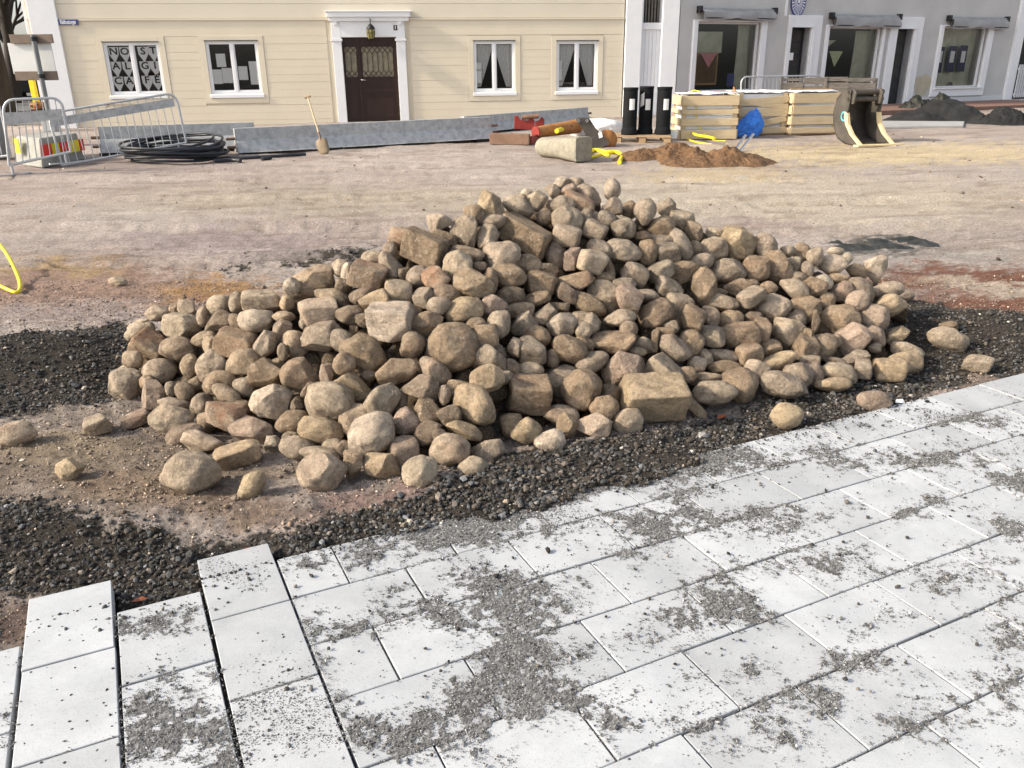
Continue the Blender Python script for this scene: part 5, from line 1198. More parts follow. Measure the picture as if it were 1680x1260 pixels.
hose('black_pipe', [(318, 265), (360, 262), (400, 262), (450, 259), (502, 256)], .03, 'cable', 'black pipe trailing from the coil along the foot of the long barrier', 'pipe')
hose('black_pipe', [(352, 268), (380, 266), (395, 267)], .035, 'cable', 'short thick black pipe end lying right of the coil', 'pipe')
hose('black_pipe', [(430, 264), (445, 262)], .035, 'cable', 'stubby black pipe piece lying before the long barrier', 'pipe')

def shovel():
    b = G(534, 254); top = VY(505, 159, b.y + .42); e = empty('shovel', b, 'shovel with wooden shaft leaning against the long steel barrier', 'shovel')
    d = (top - b).normalized(); s = Vector((1, 0, 0)); s = (s - d * s.dot(d)).normalized(); n = s.cross(d)
    j = b + d * .33
    MB().tube([j - d * .03, b + d * .9, top], .017, 8).build('shaft', M['wood'], e); MB().tube([top - s * .06, top + s * .06], .019, 8).build('grip', M['palwood'], e)
    m = MB(); rows = [(0.0, .055), (.06, .10), (.24, .115), (.30, .10), (.33, .035)]; vs = []
    for t, w_ in rows:
        for f in (-1, -.5, 0, .5, 1): vs.append(b + d * t + s * w_ * f + n * (.02 * (1 - f * f) + .0))
    m.add(vs, [(r * 5 + k, r * 5 + k + 1, (r + 1) * 5 + k + 1, (r + 1) * 5 + k) for r in range(4) for k in range(4)], True); o = m.build('blade', M['blade'], e)
    sm = o.modifiers.new('t', 'SOLIDIFY'); sm.thickness = .004
    MB().tube([j - d * .05, j + d * .12], .024, 8).build('socket', M['rust2'], e)
shovel()

def sign():
    b = G(91, 240); yv = b.y; e = empty('site_sign', b, 'back of a white site sign with two brown rails on a grey pole', 'sign')
    top = VY(54, 57, yv); H = top.z
    MB().tube([b, Vector((b.x, b.y, H))], .05, 10).build('pole', M['polegrey'], e)
    def rect(x0, x1, y0, y1, dy, th, m_, nm):
        xm = (x0 + x1) / 2; A_ = VY(x0, (y0 + y1) / 2, yv); B_ = VY(x1, (y0 + y1) / 2, yv); zt, zb_ = VY(xm, y0, yv).z, VY(xm, y1, yv).z
        MB().box(((A_.x + B_.x) / 2, yv + dy, (zt + zb_) / 2), (B_.x - A_.x, th, zt - zb_)).build(nm, M[m_], e, bevel=.004)
    rect(13, 83, 56, 71, .085, .05, 'brownwood', 'rail'); rect(22, 91, 117, 132, .085, .05, 'brownwood', 'rail'); rect(11.5, 83, 70, 121, .13, .02, 'boardw', 'board')
    for y in (64, 125): p = VY(57 if y < 80 else 68, y, yv); MB().tube([Vector((b.x, b.y, p.z - .04)), Vector((b.x, b.y, p.z + .04))], .062, 10).build('clamp', M['iron'], e)
    # steel foot
    MB().box(b + Vector((0, 0, .35)), (.26, .26, .7)).build('pole_foot', M['galv'], e, bevel=.01)
sign()

def reflblock():
    a = G(70, 276); b = G(140, 262); l = G(25, 270); H = VY(70, 228, a.y).z - a.z
    e = empty('concrete_block', a, 'grey concrete road block with red and yellow reflectors at the left', 'concrete block')
    d = (b - a).normalized(); f = (l - a).normalized(); t = Vector((0, 0, H)); s = .1
    m = MB(); m.hexa([l, a, b, l + (b - a), l + t + d * s - f * s, a + t + d * s + f * s * .3, b + t - d * s, l + (b - a) + t - d * s]); m.build('block', M['concgrey'], e, bevel=.02)
    def plate(o, dr, u0, u1, z0, z1, m_, nm='reflector'):
        n = Vector((dr.y, -dr.x, 0)); n = n if n.y < 0 else -n; c0 = o + n * .0
        lean = s / H * .55; fn = lambda u, z: o + dr * u + Vector((0, 0, z)) + n * .03 - n * 0 + (d * 0)
        MB().prism([fn(u0, z0), fn(u1, z0), fn(u1, z1), fn(u0, z1)], n * .012).build(nm, m_, e)
    L = (b - a).length; cols = [M['red'], M['yellow'], M['red'], M['yellow'], M['red']]
    red = mat('red_reflector', (.65, .03, .02), None, rough=.4, bump=0); cols = [red, M['yellow'], red, M['yellow'], red]
    us = [.02, .22, .40, .62, .86, .98]
    for i in range(5): plate(a + d * .02, d, L * us[i] + .01, L * us[i + 1] - .01, H * .36, H * .78, cols[i])
    g = (a - l).normalized(); plate(l, g, .20, .38, H * .45, H * .95, M['yellow'])
reflblock()

def stray_left():
    # what can be made out beyond the corner: street, trees, a parked car, planters
    st = MB().add([(-60, 24, .255), (-9.5, 24, .255), (-9.5, 90, 1.35), (-60, 90, 1.35)], [(0, 1, 2, 3)]); tag(st.build('side_street', M['asphalt']), kind='structure')
    def tree(x, y, Y, r, lab, seed, h=9.0):
        rr = random.Random(seed); b = VY(x, y, Y); b.z = gz(Y); e = empty('bare_tree', b, lab, 'tree', 'bare trees beyond the house corner')
        tr = MB(); top = b + Vector((rr.uniform(-.4, .4), 0, h * .45)); tr.tube([b, b.lerp(top, .5) + Vector((.1, 0, 0)), top], r, 10, r2=r * .7); tr.build('trunk', M['bark'], e)
        br = MB(); lv = []
        def grow(p, d, L, r0, depth):
            q = p + d * L * .5 + Vector((rr.uniform(-.1, .1), rr.uniform(-.1, .1), .05)) * L; s = p + d * L
            br.tube([p, q, s], r0, 5 if depth > 1 else 4, caps=False, r2=r0 * .55)
            if depth == 0: lv.append(s); return
            for k in range(3 if depth > 1 else 4):
                nd = (d + Vector((rr.uniform(-1, 1), rr.uniform(-1, 1), rr.uniform(-.3, .8))) * .75).normalized(); grow(q.lerp(s, rr.uniform(.2, 1)), nd, L * rr.uniform(.55, .8), r0 * .55, depth - 1)
        for k in range(6):
            a = k * 1.05 + rr.random(); grow(top - Vector((0, 0, rr.uniform(0, h * .22))), Vector((math.cos(a), math.sin(a), rr.uniform(.5, 1.3))).normalized(), h * .24, r * .5, 4)
        br.build('branches', M['bark'], e)
        lf = MB()
        for s in lv:
            if rr.random() < .35:
                for _ in range(2):
                    c = s + Vector((rr.uniform(-.3, .3), rr.uniform(-.3, .3), rr.uniform(-.3, .3))); v = [c + Vector((rr.uniform(-.06, .06), rr.uniform(-.06, .06), rr.uniform(-.06, .06))) for _ in range(3)]; lf.add(v, [(0, 1, 2)])
        lf.build('leaves', M['leaf'], e)
    tree(3, 150, 30, .36, 'thick dark tree trunk at the left edge behind the sign', 1, 12); tree(20, 140, 36, .26, 'slimmer dark tree farther back between the edge and the sign', 2, 11)
    tree(33, 140, 42, .20, 'bare tree nearest the white house corner', 4, 10); tree(-40, 140, 34, .35, 'tree mostly cut off by the left edge of the photo', 5, 11)
    tree(28, 140, 62, .30, 'farthest of the bare trees beyond the corner', 8, 10)
    # parked car
    def car(x, y, Y, m_, lab, ang):
        c = VY(x, y, Y); c.z = gz(Y); e = empty('parked_car', c, lab, 'car', 'cars parked beyond the corner'); R = Matrix.Rotation(ang, 3, 'Z')
        pr = [(-2.1, .35), (-2.15, .75), (-1.3, .92), (-.7, 1.4), (.8, 1.42), (1.6, .95), (2.1, .85), (2.15, .35)]
        MB().prism([c + R @ Vector((p, -.85, z)) for p, z in pr], R @ Vector((0, 1.7, 0))).build('body', m_, e, bevel=.06)
        MB().prism([c + R @ Vector((p, -.86, z)) for p, z in [(-1.1, .95), (-.6, 1.34), (.75, 1.36), (1.35, .95)]], R @ Vector((0, 1.72, 0))).build('side_windows', M['shopdoor'], e)
        for p in (-1.35, 1.35):
            for q in (-.86, .68): MB().lathe(c + R @ Vector((p, q, .33)), [(.33, 0), (.33, .18)], 14, R @ Matrix.Rotation(-math.pi / 2, 3, 'X')).build('wheel', M['rubber'], e)
        for q in (-.6, .6): MB().box(c + R @ Vector((2.13, q, .68)), (.06, .3, .12), ang).build('headlight', M['paper'], e)
    car(22, 143, 38, M['carpaint'], 'dark car parked under the trees beyond the corner', .3); car(45, 141, 42, M['carred'], 'red car parked behind the dark one beyond the corner', .25)
    # planter with red flowers, yellow post, dark cabinet at the left edge
    c = VY(66, 189, 22); e = empty('flower_planter', c, 'planter of red flowers seen through the upright crowd fence', 'planter')
    MB().box(c + Vector((0, 0, .05)), (.4, .3, .2)).build('tub', M['iron'], e, bevel=.02)
    m = MB(); D, Fc = ICO[3]
    V = D * (1 + .35 * fbm(D[:, 0] * 5, D[:, 1] * 5, D[:, 2] * 5, 3))[:, None] * np.array([.20, .18, .12]); m.add([Vector(v) + c + Vector((0, 0, .22)) for v in V], [tuple(map(int, f)) for f in Fc]); m.build('flowers', M['flower'], e)
    p = VY(57, 155, 29); p.z = gz(29); t = VY(54, 132, 29).z; tag(MB().box((p.x, p.y, (p.z + t) / 2), (.16, .16, t - p.z)).build('yellow_post', M['yellow'], bevel=.01), 'yellow post standing between the sign pole and the dark car', 'post')
    p = G(4, 262); p.x -= .45; hh = VY(4, 133, p.y).z - p.z; e = empty('dark_cabinet', p, 'dark grey rounded street cabinet at the very left edge', 'cabinet')
    MB().box(p + Vector((0, 0, hh / 2)), (1.0, .6, hh)).build('body', M['polegrey'], e, bevel=.1); MB().box(p + Vector((-.1, -.32, hh * .55)), (.7, .03, hh * .6)).build('door', M['iron'], e, bevel=.01)
stray_left()

# ---- machine attachments by the right-hand barrier
def attachments():
    # low brown steel plate frame with red bracket
    b0, b1 = G(803, 237), G(868, 238); e = empty('grader_attachment', b0.lerp(b1, .5), 'worn red and brown steel machine attachment with a rusty roller', 'machine part')
    d = (b1 - b0).normalized(); n = Vector((-d.y, d.x, 0)); H = VY(803, 219, b0.y).z - b0.z; z = Vector((0, 0, H))
    MB().hexa([b0, b1, b1 + n * .12, b0 + n * .12, b0 + z, b1 + z, b1 + n * .12 + z, b0 + n * .12 + z]).build('blade', M['rust2'], e, bevel=.01)
    L = (b1 - b0).length; fr = MB(); 
    for f in (.25, .95): p = b0 + d * L * f; fr.hexa([p + n * .1, p + d * .08 + n * .1, p + d * .08 + n * 1.0, p + n * 1.0] + [q + Vector((0, 0, .16)) for q in (p + n * .1, p + d * .08 + n * .1, p + d * .08 + n * 1.0, p + n * 1.0)])
    fr.build('side_arm', M['red'], e, bevel=.01)
    Yb = b0.y + 1.0; P = lambda x, y: VY(x, y, Yb)
    m = MB(); m.prism([P(843, 212), P(877, 213), P(877, 198), P(873, 192), P(866, 198), P(854, 197), P(850, 190), P(844, 190)], Vector((0, .08, 0))); m.build('quick_coupler', M['red'], e, bevel=.01)
    m = MB(); m.prism([P(878, 212), P(893, 209), P(893, 196), P(889, 191), P(885, 197), P(878, 200)], Vector((0, .1, 0))); m.build('quick_coupler', M['red'], e, bevel=.01)
    MB().tube([P(856, 193), P(884, 190)], .05, 8).build('pin', M['rust2'], e)
    text('OSW', .10, 'lettering', M['yellow'], e, frame(P(861, 204) + Vector((0, -.02, 0)), Vector((1, 0, 0)), Vector((0, -1, 0)))) if False else None
    c0 = VY(880, 217, b0.y + .5); c1 = VY(948, 207, b0.y + 1.3); MB().tube([c0, c1], .115, 20, r2=.15).build('roller', M['rust'], e)
    MB().tube([c0 - (c1 - c0).normalized() * .03, c0], .125, 20).build('roller_cap', M['red'], e)
    # the lying concrete bollard
    bL, bR = VY(892, 240, G(892, 257).y), VY(958, 248, G(958, 265).y); ax = (bR - bL).normalized(); Rr = ax.to_track_quat('Z', 'Y').to_matrix(); L = (bR - bL).length
    e = empty('concrete_bollard', G(915, 262), 'concrete bollard with a rounded head lying on its side', 'bollard')
    c = bL - ax * .0; R0, R1 = .17, .205; c.z = gz(c.y) + R0; prof = [(R0 * .2, -.12), (R0 * .72, -.10), (R0 * .95, -.04), (R0, .03), (R1 * .97, L * .98), (R1, L)]
    top = c.copy(); bR.z = gz(bR.y) + R1; ax = (bR - top).normalized(); Rr = ax.to_track_quat('Z', 'Y').to_matrix() @ Matrix.Rotation(.4, 3, 'Z'); L = (bR - top).length
    Rs = ax.to_track_quat('Z', 'Y').to_matrix(); rows = [(-.13, R0 * .2, 2), (-.115, R0 * .6, 2), (-.07, R0 * .88, 2), (-.01, R0, 2), (L * .25, R0 * 1.03, 2.2), (L * .5, R0 * 1.06, 2.8), (L * .8, R1 * .97, 4.5), (L * .97, R1, 9), (L, R1 * .97, 9)]
    K = 32; vs = []
    for h_, r_, ex_ in rows:
        for j in range(K):
            t = 6.2832 * j / K; c_, s_ = math.cos(t), math.sin(t); q = (abs(c_) ** ex_ + abs(s_) ** ex_) ** (-1 / ex_); vs.append(top + Rs @ Vector((r_ * q * c_, r_ * q * s_, h_)))
    n_ = len(rows); m = MB(); m.add(vs, [(i * K + j, i * K + (j + 1) % K, (i + 1) * K + (j + 1) % K, (i + 1) * K + j) for i in range(n_ - 2) for j in range(K)], True)
    m.add(vs, [((n_ - 2) * K + j, (n_ - 2) * K + (j + 1) % K, (n_ - 1) * K + (j + 1) % K, (n_ - 1) * K + j) for j in range(K)]); m.add(vs[:K], [tuple(range(K - 1, -1, -1))]); m.build('shaft', M['concrete'], e)
    MB().add(vs[-K:], [tuple(range(K))]).build('square_foot', M['concrete'], e)
    # narrow ditching bucket standing on end
    Yb = G(970, 243).y; P = lambda x, y: VY(x, y, Yb); e = empty('narrow_bucket', P(965, 243), 'narrow dark grey digging bucket standing on end beside the concrete bollard', 'bucket')
    out = [(945, 196), (949, 194), (966, 194), (969, 198), (978, 212), (990, 224), (1000, 232), (998, 238), (985, 243), (966, 243), (964, 228), (956, 212), (949, 203)]
    off = Vector((.02, .28, .0))
    m = MB(); m.prism([P(x, y) for x, y in out], Vector((0, .02, 0))); m.build('side_plate', M['bucket'], e, bevel=.004)
    m = MB(); m.prism([P(x, y) + off for x, y in out], Vector((0, .02, 0))); m.build('side_plate', M['bucket'], e, bevel=.004)
    q = [P(x, y) for x, y in out[4:10]]; m = MB(); vs = q + [p + off for p in q]; k = len(q); m.add(vs, [(i, i + 1, i + 1 + k, i + k) for i in range(k - 1)]); o = m.build('shell', M['bucket'], e); s = o.modifiers.new('t', 'SOLIDIFY'); s.thickness = .015
    q = [P(x, y) for x, y in [out[12], out[11], out[10], out[9]]]; m = MB(); vs = q + [p + off for p in q]; k = len(q); m.add(vs, [(i, i + 1, i + 1 + k, i + k) for i in range(k - 1)]); m.build('rim', M['worn'], e)
    MB().tube([P(949, 198) - Vector((0, .02, 0)), P(949, 198) + off + Vector((0, .04, 0))], .035, 10).build('pin', M['chrome'], e); MB().tube([P(963, 198) - Vector((0, .02, 0)), P(963, 198) + off + Vector((0, .04, 0))], .035, 10).build('pin', M['chrome'], e)
    c = P(992, 231) + Vector((.05, .12, 0)); m = MB(); m.lathe(c, [(.20, 0), (.21, .03), (.05, .05)], 18, Matrix.Rotation(math.pi / 2, 3, 'X')); m.build('rusty_disc', M['rust'], e)
    MB().prism([P(981, 218) - Vector((0, .004, 0)), P(987, 216) - Vector((0, .004, 0)), P(989, 225) - Vector((0, .004, 0)), P(983, 227) - Vector((0, .004, 0))], Vector((0, .003, 0))).build('sticker', M['paper'], e)
    # white sheet bundle behind
    c = G(985, 226); D, Fc = ICO[4]; V = D * (1 + .25 * fbm(D[:, 0] * 2, D[:, 1] * 2, D[:, 2] * 2, 31, 3))[:, None] * np.array([.62, .4, .24])
    o = fastmesh('white_bundle', V, Fc, M['sheet'], True, loc=c + Vector((0, .5, .15))); tag(o, 'white plastic bundle lying behind the narrow bucket', 'bundle')
attachments()
Yh = G(920, 230).y
hose('yellow_pipe', [(913, 232), (925, 228), (937, 223)], .05, 'yellow', 'short yellow pipe resting behind the concrete bollard', 'pipe', z=.16)
hose('yellow_hose', [(962, 256), (975, 250), (995, 253), (1012, 253), (1020, 259), (1016, 270)], .038, 'yellow', 'bent yellow hose at the foot of the brown soil heap')
hose('yellow_hose', [(965, 262), (985, 257), (1000, 258)], .03, 'yellow', 'short yellow hose end beside the concrete bollard')
hose('yellow_hose', [(-30, 430), (0, 436), (20, 452), (34, 470), (30, 482), (10, 480), (-30, 474)], .015, 'yellow', 'loop of yellow hose entering at the left edge of the photo', lift=[.25, .22, .16, .04, 0, .02, .1])
hose('yellow_hose', [(1113, 222), (1128, 230), (1148, 236), (1167, 238)], .018, 'yellow', 'thin yellow hose at the pallet corner below the tubes')
hose('yellow_hose', [(1133, 226), (1140, 233), (1160, 237), (1172, 240)], .028, 'yellow', 'thick yellow hose lying on the brown soil heap', z=.12)

def tubes():
    a, b = G(1008, 235), G(1102, 237); n = Vector((.08, 1, 0)).normalized(); e = empty('pallet', a.lerp(b, .5), 'brown wooden pallet under the three black tubes', 'pallet'); d = (b - a).normalized(); L = (b - a).length; dp = .95; ang = math.atan2(d.y, d.x)
    for i in range(3):
        for j in range(3): MB().box(a + d * (.08 + (L - .16) * i / 2) + n * (.08 + (dp - .16) * j / 2) + Vector((0, 0, .065)), (.14, .12, .10), ang).build('block', M['palwood'], e)
    for i in range(5): MB().box(a + d * L / 2 + n * (.06 + (dp - .12) * i / 4) + Vector((0, 0, .135)), (L, .12, .024), ang).build('deck_board', M['palwood'], e, bevel=.003)
    for j in range(3): MB().box(a + d * L / 2 + n * (.06 + (dp - .12) * j / 2) + Vector((0, 0, .008)), (L, .1, .018), ang).build('bottom_board', M['palwood'], e)
    zt = a.z + .15
    for i, (x0, x1, yt, yb, dy, lab) in enumerate(((1022.5, 1046.5, 143.5, 221, .25, 'leftmost of three black tubes standing on the pallet'), (1049, 1072, 141.5, 222, .42, 'middle black tube on the pallet with two white stickers'), (1078, 1102, 142.5, 222, .25, 'rightmost of three black tubes standing on the pallet'))):
        Y = a.y + dy; p0, p1 = VY(x0, 170, Y), VY(x1, 170, Y); r = (p1.x - p0.x) / 2; c = Vector(((p0.x + p1.x) / 2, Y + r * .2, zt)); H = VY((x0 + x1) / 2, yt, Y).z - zt
        t = empty('black_tube', c, lab, 'tube', 'black tubes on the pallet'); prof = [(r * 1.12, 0), (r * 1.13, .07), (r * 1.02, .10), (r, .14)]
        nr = 20
        for k in range(nr): h = .14 + (H - .2) * k / nr; prof += [(r, h), (r * .975, h + .012)]
        prof += [(r, H - .05), (r * 1.03, H - .045), (r * 1.03, H), (r * .9, H), (r * .88, H - .4)]
        MB().lathe(c, prof, 28).build('shell', M['black'], t)
        lx = (x0 + x1) / 2 + 2; q = VY(lx, 170, Y); q.y = c.y - r * 1.06; 
        m = MB(); k8 = 6; wv = .10; z0, z1 = VY(lx, 180, Y).z, VY(lx, 162, Y).z; vs = []
        for s_ in range(k8): an = -math.pi / 2 + .12 + (s_ / (k8 - 1) - .5) * .72; vs += [(c.x + r * 1.012 * math.cos(an), c.y + r * 1.012 * math.sin(an), z) for z in (z0, z1)]
        m.add(vs, [(2 * s_, 2 * s_ + 2, 2 * s_ + 3, 2 * s_ + 1) for s_ in range(k8 - 1)]); m.build('sticker', M['label'], t)
        if i == 1:
            m = MB(); vs = []
            for s_ in range(k8): an = -math.pi / 2 - .75 + (s_ / (k8 - 1) - .5) * .6; vs += [(c.x + r * 1.02 * math.cos(an), c.y + r * 1.02 * math.sin(an), z + .06 * s_ / k8) for z in (z0 + .05, z1 + .08)]
            m.add(vs, [(2 * s_, 2 * s_ + 2, 2 * s_ + 3, 2 * s_ + 1) for s_ in range(k8 - 1)]); m.build('sticker', M['label'], t)
    p = G(1101, 231); tag(MB().box(p + Vector((.02, -.04, .14)), (.2, .012, .17), Matrix.Rotation(.12, 3, 'Y')).build('white_tag', M['label']), 'white label card leaning on the pallet corner', 'card')
tubes()

def crate(x0, y0, x1, y1, yt, boards, lab, depth=1.0, askew=False, litter=True):
    """open slatted crate round white insulation boards; boards = [(y top, y bottom, tilt)]"""
    a, b = G(x0, y0), G(x1, y1); d = (b - a).normalized(); n = Vector((-d.y, d.x, 0)); L = (b - a).length; ang = math.atan2(d.y, d.x); H = VY(x0, yt, a.y).z - a.z
    e = empty('slatted_crate', a.lerp(b, .5), lab, 'crate', 'slatted crates of white insulation boards'); up = Vector((0, 0, 1))
    zof = lambda y: VY((x0 + x1) / 2, y, (a.y + b.y) / 2).z - (a.z + b.z) / 2
    bx = MB(); k = 6; hh = (H - .10) / k
    for i in range(k): MB().hexa([p + up * z for z in (.08 + hh * i + .004, .08 + hh * (i + 1) - .004) for p in (a + d * .05 + n * .05, b - d * .05 + n * .05, b - d * .05 + n * (depth - .05), a + d * .05 + n * (depth - .05))]).build('insulation_board', M['foam'], e, bevel=.004)
    for q, s in ((a, 1), (b, -1)):
        for dn in (.0, depth - .09): c = q + d * s * .05 + n * (dn + .03); MB().box(c + up * H / 2, (.09, .028, H), ang).build('corner_post', M['wood'], e, bevel=.003)
    for yt_, yb_, tl in boards:
        z1, z0 = zof(yt_), zof(yb_); hgt = z1 - z0; c = a.lerp(b, .5) - n * .012 + up * (z0 + z1) / 2
        R = Matrix.Rotation(ang, 3, 'Z') @ Matrix.Rotation(tl, 3, 'Y'); MB().box(c + n * rnd.uniform(-.006, .0), (L + rnd.uniform(-.01, .03), .022, hgt), R).build('slat', M['wood'], e, bevel=.003)
        if not askew: MB().box(a + n * depth / 2 + up * (z0 + z1) / 2 - d * .012, (.022, depth, hgt), ang).build('slat', M['wood'], e, bevel=.003)
        MB().box(b + n * depth / 2 + up * (z0 + z1) / 2 + d * .012, (.022, depth, hgt), ang).build('slat', M['wood'], e, bevel=.003)
    MB().box(a.lerp(b, .5) + n * depth / 2 + up * .03, (L, depth, .05), ang).build('base', M['palwood'], e)
    # crumpled cover sheet on top
    nx, ny = 26, 18; vs = []
    for j in range(ny + 1):
        for i in range(nx + 1):
            u, v = i / nx, j / ny; hz = .035 + .03 * float(fbm(np.array([u * 5 + x0]), np.array([v * 5]), seed=8)[0]); edge = min(u, 1 - u, v, 1 - v)
            vs.append(a + d * L * (u * .98 + .01) + n * (depth * (v * .98 + .01)) + up * (H + hz - (.02 if edge < .02 else 0)))
    m = MB().add(vs, [(j * (nx + 1) + i, j * (nx + 1) + i + 1, (j + 1) * (nx + 1) + i + 1, (j + 1) * (nx + 1) + i) for j in range(ny) for i in range(nx)], True); m.build('cover_sheet', M['sheet'], e)
    return e, a, b, n, H, depth
crate(1116, 230, 1207, 229, 156, [(157, 173, 0), (179.5, 187, 0), (194, 206, 0), (213, 228, 0)], 'nearest slatted crate with yellow cord hanging over it')
crate(1208, 223, 1287, 221, 153, [(160, 171, -.06), (166, 175, .13), (178, 191, 0), (198, 208, -.20), (209, 219, .0)], 'middle slatted crate with broken crooked slats and a blue tarpaulin', askew=True)
crate(1296, 222, 1372, 220, 152, [(153, 169, 0), (173, 187, 0), (191, 204, 0), (209, 218, 0)], 'rightmost slatted crate beside the big digging bucket')
def bits():
    # battens and odds on the crates
    for x, y, yy, l, an, lab in ((1190, 150, .5, .5, -.3, 'splintered batten lying on the nearest crate'), (1330, 146, .5, .9, .1, 'thin batten lying on the rightmost crate')):
        g = G(1160, 229); p = VY(x, y, g.y + yy); tag(MB().box(p, (l, .06, .03), an).build('batten', M['palwood']), lab, 'batten')
    # yellow cord draped over the first crate
    g = G(1150, 229).y; px = [(1128, 152, .3), (1140, 148, .15), (1148, 150, .02), (1143, 165, -.06), (1141, 185, -.06), (1145, 205, -.06), (1155, 219, -.1), (1172, 231, -.2), (1190, 236, -.4)]
    P = [VY(x, y, g + o) for x, y, o in px]; P[-1].z = gz(P[-1].y) + .01
    tag(MB().tube(P, .011, 5).build('yellow_rope', M['yellow']), 'thin yellow cord looping down the front of the nearest crate', 'cord')
    # blue tarpaulin, a crumpled drift
    a = G(1228, 226); D, Fc = ICO[4]; V = D.copy(); s = 1 + .38 * fbm(D[:, 0] * 2.2, D[:, 1] * 2.2, D[:, 2] * 2.2, 44, 4, .65); V = V * s[:, None] * (1 + .16 * np.abs(vnoise(D[:, 0] * 6, D[:, 1] * 6, D[:, 2] * 6, 3)))[:, None] * np.array([.29, .15, .30])
    V[:, 0] = V[:, 0] * (1 - 1.6 * V[:, 2]) + V[:, 2] * .35; V[:, 2] = np.maximum(V[:, 2], -.24); o = fastmesh('blue_tarpaulin', V, Fc, M['blue'], False, loc=a + Vector((0, .0, .27))); tag(o, 'crumpled bright blue tarpaulin slumped against the middle crate', 'tarpaulin')
    # brown stick and spade handle
    a = G(1222, 224); Y = a.y - .12
    e = empty('long_pole_tool', VY(1220, 222, Y), 'long wooden pole with black end leaning on the nearest crate corner', 'tool'); MB().tube([VY(1204, 143, Y + .3), VY(1211, 175, Y + .08), VY(1212, 205, Y)], .022, 7).build('shaft', M['rust'], e); MB().tube([VY(1212, 205, Y), VY(1223, 224, Y - .05)], .035, 7).build('end', M['black'], e)
    for x0, y0, x1, y1, lab in ((1223, 222, 1206, 246, 'left of two shiny steel handles propped before the blue tarpaulin'), (1236, 220, 1212, 250, 'right of two shiny steel handles propped before the blue tarpaulin')):
        b = G(x1, y1); t = VY(x0, y0, b.y + .35); tag(MB().tube([b, t], .026, 8).build('steel_tube', M['chrome']), lab, 'handle', 'steel handles')
    # dark plastic sheet behind, paper scrap, leaves
    p = G(1477, 661); tag(MB().add([p + Vector(v) for v in ((-.024, 0, .0), (.0, -.015, .006), (.024, .0, .0), (.02, .02, .014), (-.014, .02, .01))], [(0, 1, 4), (1, 2, 3, 4)]).build('paper_scrap', M['paper']), 'white scrap of paper at the edge of the paving', 'paper')
    for x, y, s, an, lab in ((403, 885, .022, .3, 'orange fallen leaf on the dark gravel above the raised slab'), (225, 965, .028, .2, 'brown leaf between the two left slabs'), (1185, 684, .035, .5, 'reddish brown leaf at the foot of the enormous block')):
        p = G(x, y) + Vector((0, 0, .012)); R = Matrix.Rotation(an, 3, 'Z'); pr = [(-1, 0, 0), (-.4, -.35, .15), (.3, -.38, .2), (1, 0, .1), (.3, .4, .3), (-.4, .3, .2)]
        p.z = float(yard_z(np.array([p.x]), np.array([p.y]), False)[0]) + .014
        tag(MB().add([p + R @ Vector(v) * s for v in pr], [(0, 1, 5), (1, 2, 4, 5), (2, 3, 4)]).build('fallen_leaf', M['orangeleaf']), lab, 'leaf')
bits()

